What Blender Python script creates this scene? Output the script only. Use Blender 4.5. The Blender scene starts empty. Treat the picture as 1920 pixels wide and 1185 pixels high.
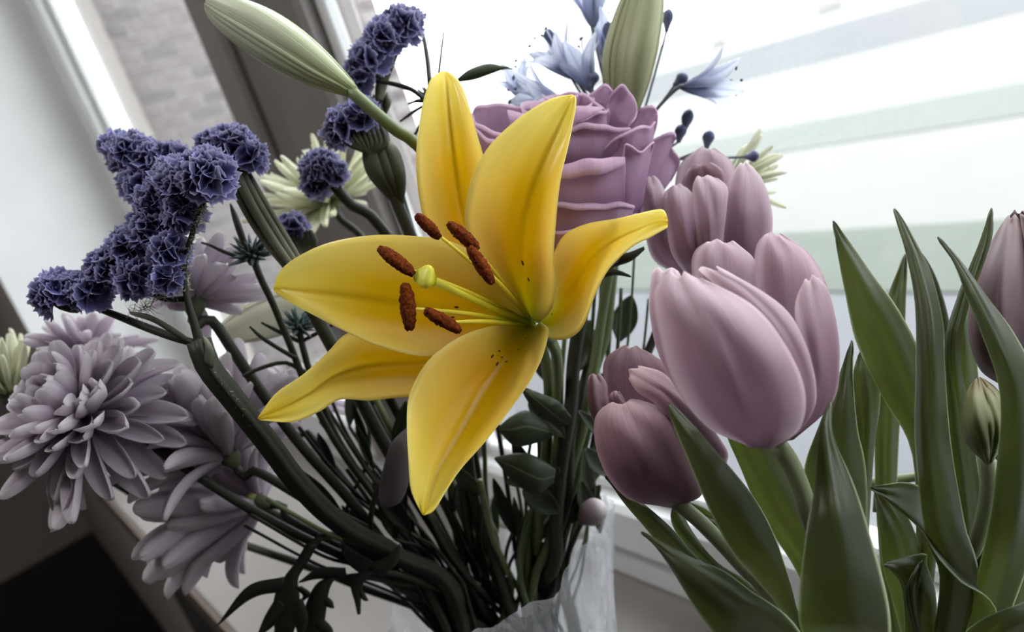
import bpy, math, random
import numpy as np
from mathutils import Vector, Matrix
from mathutils.bvhtree import BVHTree

random.seed(11)
rng = np.random.default_rng(11)
scene = bpy.context.scene
COL = scene.collection

# ------------------------------------------------------------------ camera
# focal length and rotation recovered from the vanishing points of the window
FPX, CX, CY = 1391.0, 960.0, 592.5
def _n(v):
    v = np.array(v, float); return v / np.linalg.norm(v)
AX = _n((-1126, -56, FPX))                  # along the window wall, away
DN = _n((1500, 4400, FPX)); DN = _n(DN - AX * DN.dot(AX))
BX = np.cross(DN, AX)                       # out through the window
RIGHT = np.array((-AX[0], BX[0], -DN[0]))   # camera axes in world space
DOWN = np.array((-AX[1], BX[1], -DN[1]))
FWD = np.array((-AX[2], BX[2], -DN[2]))
CAM = np.array((0.0, 0.0, 0.50))            # sill top is z = 0
cam_data = bpy.data.cameras.new('camera')
cam = bpy.data.objects.new('camera', cam_data)
COL.objects.link(cam)
cam.matrix_world = Matrix(((RIGHT[0], -DOWN[0], -FWD[0], CAM[0]),
                           (RIGHT[1], -DOWN[1], -FWD[1], CAM[1]),
                           (RIGHT[2], -DOWN[2], -FWD[2], CAM[2]),
                           (0, 0, 0, 1)))
cam_data.sensor_width = 36.0
cam_data.lens = 36.0 * FPX / 1920.0
cam_data.clip_start = 0.01
cam_data.clip_end = 300
cam_data.dof.use_dof = True
cam_data.dof.focus_distance = 0.315
cam_data.dof.aperture_fstop = 7.5
scene.camera = cam

# ------------------------------------------------------------------ light
world = bpy.data.worlds.new('overcast_sky')
scene.world = world
world.use_nodes = True
wn = world.node_tree.nodes; wl = world.node_tree.links
wn['Background'].inputs[0].default_value = (0.93, 0.965, 1.0, 1)
wn['Background'].inputs[1].default_value = 4.0
scene.view_settings.view_transform = 'Standard'
scene.view_settings.look = 'None'
scene.view_settings.exposure = 0.6
scene.view_settings.gamma = 1.0
scene.view_settings.use_curve_mapping = False

# ------------------------------------------------------------------ helpers
def W(x, y, d):
    return CAM + d * ((x - CX) / FPX * RIGHT + (y - CY) / FPX * DOWN + FWD)

def PX(p):
    q = np.array(p, float) - CAM
    z = q.dot(FWD)
    return (CX + FPX * q.dot(RIGHT) / z, CY + FPX * q.dot(DOWN) / z, z)

def WV(x, y, z):
    """camera-frame direction (x right, y down, z away) turned into world"""
    return x * RIGHT + y * DOWN + z * FWD

def cr(pts, n):
    """Catmull-Rom resampling of a polyline to n points"""
    P = np.array(pts, float)
    m = len(P)
    if m == 2:
        return np.array([P[0] + (P[1] - P[0]) * t for t in np.linspace(0, 1, n)])
    E = np.vstack((2 * P[0] - P[1], P, 2 * P[-1] - P[-2]))
    out = []
    for t in np.linspace(0, m - 1, n):
        i = min(int(t), m - 2); f = t - i
        a, b, c, d = E[i], E[i + 1], E[i + 2], E[i + 3]
        out.append(0.5 * (2 * b + (c - a) * f + (2 * a - 5 * b + 4 * c - d) * f * f + (3 * b - a - 3 * c + d) * f ** 3))
    return np.array(out)

BASE = {}
def empty(name, base, label, cat, group=None):
    o = bpy.data.objects.new(name, None)
    o.empty_display_size = 0.02
    COL.objects.link(o)
    o.location = [float(v) for v in base]
    BASE[o.name] = np.array(base, float)
    tag(o, label, cat, group)
    return o

def tag(o, label=None, cat=None, group=None, kind=None):
    if label: o['label'] = label
    if cat: o['category'] = cat
    if group: o['group'] = group
    if kind: o['kind'] = kind
    return o

def base_of(p):
    b = np.zeros(3)
    while p is not None:
        b = b + np.array(p.location); p = p.parent
    return b

def make_mesh(name, verts, faces, uv=None, mat=None, smooth=True):
    me = bpy.data.meshes.new(name)
    me.from_pydata([tuple(map(float, v)) for v in verts], [], [tuple(f) for f in faces])
    if uv is not None:
        lay = me.uv_layers.new(name='UVMap')
        idx = np.empty(len(me.loops), dtype=np.int32)
        me.loops.foreach_get('vertex_index', idx)
        lay.data.foreach_set('uv', np.asarray(uv, dtype=np.float32)[idx].ravel())
    if mat: me.materials.append(mat)
    if smooth:
        me.polygons.foreach_set('use_smooth', [True] * len(me.polygons))
    me.update()
    return me

def add(name, verts, faces, mat, parent=None, uv=None, smooth=True):
    """one mesh object; vertices are given in world space"""
    v = np.asarray(verts, float)
    b = base_of(parent) if parent is not None else v.mean(axis=0)
    if parent is None:
        b = np.array((v[:, 0].mean(), v[:, 1].mean(), v[:, 2].min()))
    o = bpy.data.objects.new(name, make_mesh(name, v - b, faces, uv, mat, smooth))
    COL.objects.link(o)
    if parent is not None: o.parent = parent
    else: o.location = [float(t) for t in b]
    return o

def place(name, mesh, parent, loc, xa, za, scale=1.0):
    """an object sharing mesh data: local X along xa, local Z close to za"""
    xa = _n(xa); ya = np.cross(za, xa)
    if np.linalg.norm(ya) < 1e-6: ya = np.cross((0.3, 0.5, 0.8), xa)
    ya = _n(ya); za = np.cross(xa, ya)
    s = (scale, scale, scale) if np.isscalar(scale) else scale
    p = np.array(loc, float) - base_of(parent)
    o = bpy.data.objects.new(name, mesh)
    COL.objects.link(o)
    o.parent = parent
    o.matrix_local = Matrix([[xa[i] * s[0], ya[i] * s[1], za[i] * s[2], p[i]] for i in range(3)] + [[0, 0, 0, 1]])
    return o

def box_data(x0, x1, y0, y1, z0, z1, bev=0.0):
    if bev <= 0:
        v = [(x, y, z) for x in (x0, x1) for y in (y0, y1) for z in (z0, z1)]
        f = [(0, 1, 3, 2), (4, 6, 7, 5), (0, 4, 5, 1), (2, 3, 7, 6), (0, 2, 6, 4), (1, 5, 7, 3)]
        return v, f
    v, f = [], []
    q = {}
    for a, x in enumerate((x0, x1)):
        for b, y in enumerate((y0, y1)):
            for c, z in enumerate((z0, z1)):
                sx, sy, sz = (1 - 2 * a) * bev, (1 - 2 * b) * bev, (1 - 2 * c) * bev
                q[a, b, c] = len(v)
                v += [(x, y + sy, z + sz), (x + sx, y, z + sz), (x + sx, y + sy, z)]
    for a in (0, 1):
        f.append([q[a, b, c] for b, c in ((0, 0), (0, 1), (1, 1), (1, 0))])
        f.append([q[b, a, c] + 1 for b, c in ((0, 0), (0, 1), (1, 1), (1, 0))])
        f.append([q[b, c, a] + 2 for b, c in ((0, 0), (0, 1), (1, 1), (1, 0))])
    for b in (0, 1):
        for c in (0, 1):
            f.append((q[0, b, c] + 1, q[1, b, c] + 1, q[1, b, c] + 2, q[0, b, c] + 2))
            f.append((q[b, 0, c], q[b, 1, c], q[b, 1, c] + 2, q[b, 0, c] + 2))
            f.append((q[b, c, 0], q[b, c, 1], q[b, c, 1] + 1, q[b, c, 0] + 1))
            for a in (0, 1):
                f.append((q[a, b, c], q[a, b, c] + 1, q[a, b, c] + 2))
    return v, f

def fix_normals(o):
    import bmesh
    bm = bmesh.new(); bm.from_mesh(o.data)
    bmesh.ops.recalc_face_normals(bm, faces=bm.faces)
    bm.to_mesh(o.data); bm.free()

def box(name, x0, x1, y0, y1, z0, z1, mat, parent=None, bev=0.0):
    v, f = box_data(x0, x1, y0, y1, z0, z1, bev)
    o = add(name, v, f, mat, parent, smooth=False)
    fix_normals(o)
    return o

def struct(o):
    o['kind'] = 'structure'; return o

def shell(G, t, uvrep=(1, 1)):
    """closed thin shell around a grid of points G[nu][nv]; t is the thickness"""
    nu, nv = G.shape[:2]
    du = np.gradient(G, axis=0); dv = np.gradient(G, axis=1)
    N = np.cross(du, dv)
    ln = np.linalg.norm(N, axis=2, keepdims=True)
    N = N / np.maximum(ln, 1e-12)
    # degenerate rows take the normal of their neighbours
    for i in (0, nu - 1):
        if ln[i].max() < 1e-9: N[i] = N[1 if i == 0 else nu - 2]
    tt = np.full((nu, nv, 1), t / 2)
    tt[:, 0] *= 0.35; tt[:, -1] *= 0.35; tt[-1] *= 0.35
    top = (G + N * tt).reshape(-1, 3); bot = (G - N * tt).reshape(-1, 3)
    V = np.vstack((top, bot)); n = nu * nv
    ids = np.arange(n).reshape(nu, nv)
    F = []
    for i in range(nu - 1):
        for j in range(nv - 1):
            a, b, c, d = ids[i, j], ids[i + 1, j], ids[i + 1, j + 1], ids[i, j + 1]
            F.append((a, b, c, d)); F.append((d + n, c + n, b + n, a + n))
    rim = list(ids[:, 0]) + list(ids[-1, 1:]) + list(ids[-2::-1, -1]) + list(ids[0, -2:0:-1])
    for k in range(len(rim)):
        a, b = rim[k], rim[(k + 1) % len(rim)]
        F.append((b, a, a + n, b + n))
    uu = np.repeat(np.linspace(0, 1, nu), nv); vv = np.tile(np.linspace(0, 1, nv), nu)
    U = np.stack((uu * uvrep[0], vv * uvrep[1]), axis=1)
    return V, F, np.vstack((U, U))

def rails(L, M, R, nu=26, nv=13, groove=0.0, gw=0.12, wave=0.0, waven=3, ph=0.0, crink=0.0, rib=0.0, tip=0.0):
    """petal or leaf surface through left, middle and right rails, each (px, py, depth)"""
    fine = nu * 6
    l, m, r = cr(L, fine), cr(M, fine), cr(R, fine)
    vs = np.linspace(-1, 1, nv)
    G = np.zeros((nu, nv, 3))
    for i in range(nu):
        u = i / (nu - 1)
        for j in range(nv):
            v = vs[j]
            uu = u * (1 - tip * u ** 5 * (0.5 + 0.5 * math.sin(v * 5.3 + ph * 2.1)) * (1 - 0.3 * v * v))
            k = min(fine - 1, int(round(uu * (fine - 1))))
            p = m[k] + (r[k] - l[k]) / 2 * v + ((l[k] + r[k]) / 2 - m[k]) * v * v
            env = math.sin(math.pi * min(1, u * 1.05))
            p[2] += groove * math.exp(-(v / gw) ** 2) * env
            p[2] += wave * math.sin(u * waven * 2 * math.pi + ph + (0 if v > 0 else 1.7)) * abs(v) ** 3
            if crink: p[2] += crink * (math.sin(7.3 * u + 3.1 * v + ph) * math.sin(4.4 * v + 1.3 * ph) + 0.6 * u ** 3 * math.sin(13 * u + 6.2 * v + ph))
            if rib: p[2] += rib * math.sin(v * 10.5 + ph + 1.2 * u) * env
            G[i, j] = W(*p)
    return G

def rail_part(name, L, M, R, mat, parent, t=0.0005, **k):
    G = rails(L, M, R, **k)
    V, F, U = shell(G, t)
    return add(name, V, F, mat, parent, U)

def tube_data(P, rad, sides=10, ridge=0.0, nr=3, cap=True, roll=0.0):
    """tube along world points P with radii rad (metres)"""
    P = np.asarray(P, float); n = len(P)
    rad = np.asarray(rad, float) if not np.isscalar(rad) else np.full(n, rad)
    T = np.gradient(P, axis=0); T /= np.maximum(np.linalg.norm(T, axis=1, keepdims=True), 1e-12)
    up = np.array((0.13, 0.21, 0.97))
    if abs(T[0].dot(up)) > 0.9: up = np.array((0.9, 0.3, 0.1))
    a = _n(np.cross(T[0], up)); V = []; U = []
    for i in range(n):
        a = a - T[i] * a.dot(T[i]); a = _n(a); b = np.cross(T[i], a)
        for k in range(sides):
            th = 2 * math.pi * k / sides + roll
            r = rad[i] * (1 + ridge * math.cos(nr * th))
            V.append(P[i] + r * (math.cos(th) * a + math.sin(th) * b)); U.append((i / (n - 1), k / sides))
    F = []
    for i in range(n - 1):
        for k in range(sides):
            k2 = (k + 1) % sides
            F.append((i * sides + k, i * sides + k2, (i + 1) * sides + k2, (i + 1) * sides + k))
    if cap:
        F.append(tuple(range(sides - 1, -1, -1))); F.append(tuple(range((n - 1) * sides, n * sides)))
    return np.array(V), F, np.array(U)

def tube(name, P, rad, mat, parent=None, sides=10, n=None, **k):
    if n:
        P = cr(P, n)
        if not np.isscalar(rad): rad = cr([[r] for r in rad], n)[:, 0]
    V, F, U = tube_data(P, rad, sides, **k)
    return add(name, V, F, mat, parent, U)

def px_tube(name, pts, mat, parent, n=16, sides=8, **k):
    """tube through (px, py, depth, radius in px)"""
    Q = cr([p[:3] for p in pts], n); R = cr([[p[3] * p[2] / FPX] for p in pts], n)[:, 0]
    V, F, U = tube_data([W(*q) for q in Q], np.maximum(R, 1e-5), sides, **k)
    return add(name, V, F, mat, parent, U)

# ------------------------------------------------------------------ materials
def new_mat(name):
    m = bpy.data.materials.new(name); m.use_nodes = True
    nt = m.node_tree
    for n in list(nt.nodes): nt.nodes.remove(n)
    out = nt.nodes.new('ShaderNodeOutputMaterial')
    return m, nt, out

def rgb(r, g, b):
    f = lambda c: (c / 255 / 12.92) if c / 255 <= 0.04045 else ((c / 255 + 0.055) / 1.055) ** 2.4
    return (f(r), f(g), f(b), 1)

def ramp_node(nt, stops):
    r = nt.nodes.new('ShaderNodeValToRGB')
    e = r.color_ramp.elements
    while len(e) < len(stops): e.new(0.5)
    for k, (p, c) in enumerate(stops):
        e[k].position = p; e[k].color = c
    return r

def petal_mat(name, stops, trans=0.35, rough=0.5, vein=0.25, veincol=None, vscale=(2.5, 26), edge=None, mid=None, bump=0.15, tcol=None, spec=0.3):
    """thin plant tissue: colour along the length (U), streaks across (V), light passing through"""
    m, nt, out = new_mat(name); N, Lk = nt.nodes, nt.links
    uv = N.new('ShaderNodeUVMap'); uv.uv_map = 'UVMap'
    sep = N.new('ShaderNodeSeparateXYZ'); Lk.new(uv.outputs[0], sep.inputs[0])
    rp = ramp_node(nt, stops); Lk.new(sep.outputs[0], rp.inputs[0])
    col = rp.outputs[0]
    mp = N.new('ShaderNodeMapping'); mp.inputs['Scale'].default_value = (vscale[0], vscale[1], 1)
    Lk.new(uv.outputs[0], mp.inputs[0])
    oi = N.new('ShaderNodeObjectInfo')
    nz = N.new('ShaderNodeTexNoise'); nz.noise_dimensions = '4D'; nz.inputs['Scale'].default_value = 1.0
    nz.inputs['Detail'].default_value = 4
    ml = N.new('ShaderNodeMath'); ml.operation = 'MULTIPLY'; ml.inputs[1].default_value = 40
    Lk.new(oi.outputs['Random'], ml.inputs[0]); Lk.new(ml.outputs[0], nz.inputs['W'])
    Lk.new(mp.outputs[0], nz.inputs['Vector'])
    if veincol is None:
        veincol = tuple(c * 0.55 for c in stops[len(stops) // 2][1][:3]) + (1,)
    rm = N.new('ShaderNodeMapRange'); rm.inputs[1].default_value = 0.45; rm.inputs[2].default_value = 0.75
    rm.inputs[3].default_value = 0.0; rm.inputs[4].default_value = vein
    Lk.new(nz.outputs[0], rm.inputs[0])
    mx = N.new('ShaderNodeMix'); mx.data_type = 'RGBA'
    Lk.new(rm.outputs[0], mx.inputs[0]); Lk.new(col, mx.inputs[6]); mx.inputs[7].default_value = veincol
    col = mx.outputs[2]
    # distance from the midrib: 0 in the middle, 1 at the margin
    sb = N.new('ShaderNodeMath'); sb.operation = 'SUBTRACT'; sb.inputs[1].default_value = 0.5
    Lk.new(sep.outputs[1], sb.inputs[0])
    ab = N.new('ShaderNodeMath'); ab.operation = 'ABSOLUTE'; Lk.new(sb.outputs[0], ab.inputs[0])
    if edge:
        er = N.new('ShaderNodeMapRange'); er.inputs[1].default_value = edge[1]; er.inputs[2].default_value = 0.5
        er.inputs[3].default_value = 0; er.inputs[4].default_value = edge[2]
        Lk.new(ab.outputs[0], er.inputs[0])
        m2 = N.new('ShaderNodeMix'); m2.data_type = 'RGBA'
        Lk.new(er.outputs[0], m2.inputs[0]); Lk.new(col, m2.inputs[6]); m2.inputs[7].default_value = edge[0]
        col = m2.outputs[2]
    if mid:
        er = N.new('ShaderNodeMapRange'); er.inputs[1].default_value = 0.0; er.inputs[2].default_value = mid[1]
        er.inputs[3].default_value = mid[2]; er.inputs[4].default_value = 0
        Lk.new(ab.outputs[0], er.inputs[0])
        m2 = N.new('ShaderNodeMix'); m2.data_type = 'RGBA'
        Lk.new(er.outputs[0], m2.inputs[0]); Lk.new(col, m2.inputs[6]); m2.inputs[7].default_value = mid[0]
        col = m2.outputs[2]
    # slight individual variation
    hv = N.new('ShaderNodeHueSaturation')
    vr = N.new('ShaderNodeMapRange'); vr.inputs[3].default_value = 0.93; vr.inputs[4].default_value = 1.07
    Lk.new(oi.outputs['Random'], vr.inputs[0]); Lk.new(vr.outputs[0], hv.inputs['Value'])
    Lk.new(col, hv.inputs['Color']); col = hv.outputs[0]
    pb = N.new('ShaderNodeBsdfPrincipled')
    pb.inputs['Roughness'].default_value = rough
    pb.inputs['Specular IOR Level'].default_value = spec
    Lk.new(col, pb.inputs['Base Color'])
    if bump:
        bp = N.new('ShaderNodeBump'); bp.inputs['Strength'].default_value = bump; bp.inputs['Distance'].default_value = 0.0006
        Lk.new(nz.outputs[0], bp.inputs['Height']); Lk.new(bp.outputs[0], pb.inputs['Normal'])
    tr = N.new('ShaderNodeBsdfTranslucent')
    if tcol:
        tr.inputs[0].default_value = tcol
    else:
        # light crosses both faces of the thin shell, so each face tints it half as much
        gm = N.new('ShaderNodeGamma'); gm.inputs[1].default_value = 0.5
        Lk.new(col, gm.inputs[0]); Lk.new(gm.outputs[0], tr.inputs[0])
    ms = N.new('ShaderNodeMixShader'); ms.inputs[0].default_value = trans
    Lk.new(pb.outputs[0], ms.inputs[1]); Lk.new(tr.outputs[0], ms.inputs[2]); Lk.new(ms.outputs[0], out.inputs[0])
    return m

def solid_mat(name, c1, c2=None, scale=20.0, rough=0.6, bump=0.0, spec=0.4, stretch=(1, 1, 1), metallic=0.0, bdist=0.002):
    m, nt, out = new_mat(name); N, Lk = nt.nodes, nt.links
    pb = N.new('ShaderNodeBsdfPrincipled'); pb.inputs['Roughness'].default_value = rough
    pb.inputs['Specular IOR Level'].default_value = spec; pb.inputs['Metallic'].default_value = metallic
    tc = N.new('ShaderNodeTexCoord'); mp = N.new('ShaderNodeMapping'); mp.inputs['Scale'].default_value = stretch
    Lk.new(tc.outputs['Object'], mp.inputs[0])
    nz = N.new('ShaderNodeTexNoise'); nz.inputs['Scale'].default_value = scale; nz.inputs['Detail'].default_value = 5
    Lk.new(mp.outputs[0], nz.inputs[0])
    rp = ramp_node(nt, [(0.3, c1), (0.7, c2 or c1)]); Lk.new(nz.outputs[0], rp.inputs[0])
    oi = N.new('ShaderNodeObjectInfo'); hv = N.new('ShaderNodeHueSaturation')
    vr = N.new('ShaderNodeMapRange'); vr.inputs[3].default_value = 0.94; vr.inputs[4].default_value = 1.06
    Lk.new(oi.outputs['Random'], vr.inputs[0]); Lk.new(vr.outputs[0], hv.inputs['Value'])
    Lk.new(rp.outputs[0], hv.inputs['Color']); Lk.new(hv.outputs[0], pb.inputs['Base Color'])
    if bump:
        bp = N.new('ShaderNodeBump'); bp.inputs['Strength'].default_value = bump; bp.inputs['Distance'].default_value = bdist
        Lk.new(nz.outputs[0], bp.inputs['Height']); Lk.new(bp.outputs[0], pb.inputs['Normal'])
    Lk.new(pb.outputs[0], out.inputs[0])
    return m

def clear_mat(name, tint=(1, 1, 1, 1), haze=0.0, ior=1.45, rough=0.02, hazecol=(0.9, 0.9, 0.92, 1), wrinkle=0.0):
    """thin clear sheet: see-through, mirror-like at grazing angles, with some milky haze"""
    m, nt, out = new_mat(name); N, Lk = nt.nodes, nt.links
    tp = N.new('ShaderNodeBsdfTransparent'); tp.inputs[0].default_value = tint
    gl = N.new('ShaderNodeBsdfGlossy'); gl.inputs['Roughness'].default_value = rough
    fr = N.new('ShaderNodeLayerWeight'); fr.inputs[0].default_value = 0.5
    pw = N.new('ShaderNodeMath'); pw.operation = 'POWER'; pw.inputs[1].default_value = 4.5
    Lk.new(fr.outputs['Facing'], pw.inputs[0])
    sc = N.new('ShaderNodeMapRange'); sc.inputs[3].default_value = 0.03; sc.inputs[4].default_value = 0.85
    Lk.new(pw.outputs[0], sc.inputs[0])
    a = N.new('ShaderNodeMixShader'); Lk.new(sc.outputs[0], a.inputs[0]); Lk.new(tp.outputs[0], a.inputs[1]); Lk.new(gl.outputs[0], a.inputs[2])
    res = a.outputs[0]
    if haze:
        df = N.new('ShaderNodeBsdfDiffuse'); df.inputs[0].default_value = hazecol
        tl = N.new('ShaderNodeBsdfTranslucent'); tl.inputs[0].default_value = hazecol
        h = N.new('ShaderNodeMixShader'); h.inputs[0].default_value = 0.5
        Lk.new(df.outputs[0], h.inputs[1]); Lk.new(tl.outputs[0], h.inputs[2])
        b = N.new('ShaderNodeMixShader')
        if wrinkle:
            tc = N.new('ShaderNodeTexCoord'); nz = N.new('ShaderNodeTexNoise'); nz.inputs['Scale'].default_value = wrinkle
            nz.inputs['Detail'].default_value = 6; nz.inputs['Distortion'].default_value = 1.5
            mp = N.new('ShaderNodeMapping'); mp.inputs['Scale'].default_value = (1, 1, 0.35)
            Lk.new(tc.outputs['Object'], mp.inputs[0]); Lk.new(mp.outputs[0], nz.inputs[0])
            mr = N.new('ShaderNodeMapRange'); mr.inputs[1].default_value = 0.35; mr.inputs[2].default_value = 0.7
            mr.inputs[3].default_value = haze * 0.5; mr.inputs[4].default_value = min(1, haze * 1.6)
            Lk.new(nz.outputs[0], mr.inputs[0]); Lk.new(mr.outputs[0], b.inputs[0])
            bp = N.new('ShaderNodeBump'); bp.inputs['Strength'].default_value = 0.8; bp.inputs['Distance'].default_value = 0.004
            Lk.new(nz.outputs[0], bp.inputs['Height'])
            for n_ in (gl, df, tl, fr): Lk.new(bp.outputs[0], n_.inputs['Normal'])
        else:
            b.inputs[0].default_value = haze
        Lk.new(res, b.inputs[1]); Lk.new(h.outputs[0], b.inputs[2]); res = b.outputs[0]
    Lk.new(res, out.inputs[0])
    return m
# ------------------------------------------------------------------ the room and the window
M_white = solid_mat('white_window_plastic', rgb(226, 228, 228), rgb(216, 218, 218), 8, 0.35)
M_sill = solid_mat('sill_laminate', rgb(140, 135, 132), rgb(133, 128, 125), 14, 0.45)
M_silledge = solid_mat('sill_edge_wood', rgb(104, 90, 82), rgb(92, 80, 72), 30, 0.6, stretch=(0.3, 4, 4))
M_plaster = solid_mat('room_plaster', rgb(164, 156, 150), rgb(156, 148, 142), 12, 0.85, 0.1)
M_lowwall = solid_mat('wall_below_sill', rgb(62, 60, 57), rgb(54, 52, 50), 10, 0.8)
M_floor = solid_mat('dark_floor', rgb(13, 12, 13), rgb(9, 9, 9), 6, 0.4)
M_ceil = solid_mat('ceiling_paint', rgb(180, 178, 175), rgb(174, 172, 169), 5, 0.9)
M_glass = clear_mat('window_glass', (0.97, 0.98, 0.98, 1))

YF = 0.40       # room side of the window frame
M_mullshade = solid_mat('shade_toned_mullion', rgb(130, 123, 119), rgb(122, 115, 112), 8, 0.45)  # darker than the white frame: the mullion's shade put into the colour
XL = -1.78      # left jamb
XR = 2.00       # right jamb
ZT = 1.62       # head of the window
sill = struct(box('sill', XL - 0.02, XR + 0.02, 0.1025, YF + 0.06, -0.046, 0.0, M_sill, bev=0.003))
sill.name = 'trim_1'
sill['label'] = 'pale laminate window sill carrying both vases'
edge = struct(box('trim_2', XL - 0.02, XR + 0.02, 0.096, 0.1025, -0.046, -0.001, M_silledge))
edge['label'] = 'brown front edge strip of the window sill'
# wall around the opening, 0.13 .. 0.52 deep
wall = empty('wall_window', (0, 0.3, -0.9), 'plastered room wall around the window opening', None)
wall['kind'] = 'structure'
box('wall_panel', -4.2, XL, 0.13, 0.52, -0.9, 1.95, M_plaster, wall)
box('wall_panel', XR, 3.0, 0.13, 0.52, -0.9, 1.95, M_plaster, wall)
box('wall_panel', XL, XR, 0.13, 0.52, ZT, 1.95, M_plaster, wall)
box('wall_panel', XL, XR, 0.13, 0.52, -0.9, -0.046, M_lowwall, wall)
box('reveal_lining', XL, XL + 0.012, 0.13, YF, 0.0, ZT, M_white, wall)
box('reveal_lining', XR - 0.012, XR, 0.13, YF, 0.0, ZT, M_white, wall)
struct(box('wall_left', -4.3, -4.2, -2.6, 0.52, -0.9, 1.95, M_plaster))
struct(box('wall_right', 3.0, 3.1, -2.6, 0.52, -0.9, 1.95, M_plaster))
struct(box('wall_back', -4.3, 3.1, -2.7, -2.6, -0.9, 1.95, M_plaster))
struct(box('floor', -4.3, 3.1, -2.7, 0.13, -0.95, -0.9, M_floor))
struct(box('ceiling', -4.3, 3.1, -2.7, 0.52, 1.95, 2.0, M_ceil))

# added ceiling lamp, out of view, brightens the flowers' room-facing sides
M_lampwhite = solid_mat('lamp_enamel', rgb(225, 225, 222), rgb(220, 220, 217), 5, 0.4)
M_diff, _nt, _out = new_mat('lamp_diffuser')
_em = _nt.nodes.new('ShaderNodeEmission'); _em.inputs[0].default_value = (1, 0.98, 0.95, 1); _em.inputs[1].default_value = 4.0
_nt.links.new(_em.outputs[0], _out.inputs[0])
LMP = (-0.80, -0.60, 1.95)
lamp = empty('ceiling_fill_lamp', LMP, 'round flush ceiling lamp added as unseen fill light', 'lamp')
def ringed(name, prof, mat, parent, c, sides=32):
    V, F = [], []
    for r, z in prof:
        V += [(c[0] + r * math.cos(2 * math.pi * k / sides), c[1] + r * math.sin(2 * math.pi * k / sides), c[2] + z) for k in range(sides)]
    for i in range(len(prof) - 1):
        for k in range(sides):
            k2 = (k + 1) % sides; F.append((i * sides + k, i * sides + k2, (i + 1) * sides + k2, (i + 1) * sides + k))
    return add(name, V, F, mat, parent)
ringed('lamp_base', [(0.001, 0), (.24, 0), (.245, -.02), (.235, -.035), (.22, -.035)], M_lampwhite, lamp, LMP)
ringed('diffuser', [(.22, -.03), (.205, -.055), (.15, -.072), (.07, -.08), (.001, -.082)], M_diff, lamp, LMP)
_ld = bpy.data.lights.new('fill_light', 'AREA'); _ld.shape = 'DISK'; _ld.size = 0.34; _ld.energy = 9.0; _ld.color = (1, 0.98, 0.96)
_lo = bpy.data.objects.new('fill_light', _ld); COL.objects.link(_lo); _lo.parent = lamp; _lo.location = (0, 0, -0.10)

# window: outer frame, wide mullion, sashes with glazing beads, panes
win = empty('window_1', (-0.4, YF, 0), 'white framed double window with a wide shaded mullion', None)
win['kind'] = 'structure'
MX0, MX1 = -0.985, -0.705
ya, yb = YF, YF + 0.07
box('outer_frame', XL + 0.012, XR - 0.012, ya, yb, 0.0, 0.05, M_white, win, 0.004)
box('outer_frame', XL + 0.012, XR - 0.012, ya, yb, ZT - 0.05, ZT, M_white, win, 0.004)
box('outer_frame', XL + 0.012, XL + 0.055, ya, yb, 0.05, ZT - 0.05, M_white, win, 0.004)
box('outer_frame', XR - 0.055, XR - 0.012, ya, yb, 0.05, ZT - 0.05, M_white, win, 0.004)
box('mullion', MX0 + 0.07, MX1 - 0.07, ya, yb, 0.05, ZT - 0.05, M_mullshade, win, 0.004)
def sash(x0, x1, ml=None, mr=None):
    box('sash_stile', x0, x0 + 0.07, ya - 0.014, yb - 0.016, 0.05, ZT - 0.05, ml or M_white, win, 0.006)
    box('sash_stile', x1 - 0.07, x1, ya - 0.014, yb - 0.016, 0.05, ZT - 0.05, mr or M_white, win, 0.006)
    box('sash_rail', x0 + 0.07, x1 - 0.07, ya - 0.014, yb - 0.016, 0.05, 0.105, M_white, win, 0.006)
    box('sash_rail', x0 + 0.07, x1 - 0.07, ya - 0.014, yb - 0.016, ZT - 0.105, ZT - 0.05, M_white, win, 0.006)
    for a, b in ((x0 + 0.07, x0 + 0.086), (x1 - 0.086, x1 - 0.07)):
        box('glazing_bead', a, b, ya + 0.006, ya + 0.022, 0.105, ZT - 0.105, M_white, win, 0.003)
    for a, b in ((0.105, 0.121), (ZT - 0.121, ZT - 0.105)):
        box('glazing_bead', x0 + 0.086, x1 - 0.086, ya + 0.006, ya + 0.022, a, b, M_white, win, 0.003)
    box('pane', x0 + 0.068, x1 - 0.068, ya + 0.028, ya + 0.034, 0.10, ZT - 0.10, M_glass, win)
sash(XL + 0.05, MX0 + 0.075, None, M_mullshade)
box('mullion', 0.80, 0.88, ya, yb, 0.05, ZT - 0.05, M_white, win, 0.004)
sash(MX1 - 0.075, 0.805, M_mullshade)
sash(0.875, XR - 0.05)

# ------------------------------------------------------------------ outdoors
GZ = -0.9
M_path = solid_mat('grey_paving', rgb(98, 99, 102), rgb(91, 92, 95), 3, 0.9)
M_lawn = solid_mat('pale_lawn', rgb(90, 95, 88), rgb(84, 89, 82), 2.5, 0.95)
M_road = solid_mat('pale_road', rgb(116, 116, 112), rgb(112, 112, 109), 1.2, 0.95)
M_verge = solid_mat('pale_verge', rgb(101, 104, 99), rgb(96, 100, 95), 0.6, 0.95)
M_far = solid_mat('grey_asphalt', rgb(90, 91, 92), rgb(86, 87, 88), 0.3, 0.95)
M_soil = solid_mat('ground_soil', rgb(128, 128, 126), rgb(122, 122, 120), 0.5, 0.95)
def strip(name, y0, y1, mat, label, z=GZ, h=0.04):
    o = struct(box(name, -60, 60, y0, y1, z - h, z, mat)); o['label'] = label; return o
strip('paved_path', 0.52, 3.15, M_path, 'grey paved path along the house outside the window')
strip('lawn_strip', 3.15, 4.05, M_lawn, 'pale green lawn strip beyond the paved path', GZ + 0.01)
strip('pale_road_near', 4.05, 6.4, M_road, 'bright pale pavement between lawn strip and verge')
strip('grass_verge', 6.4, 7.7, M_verge, 'thin pale green verge between the bright pavements', GZ + 0.01)
strip('pale_road_far', 7.7, 13.2, M_road, 'wide bright pale road beyond the verge')
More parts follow.
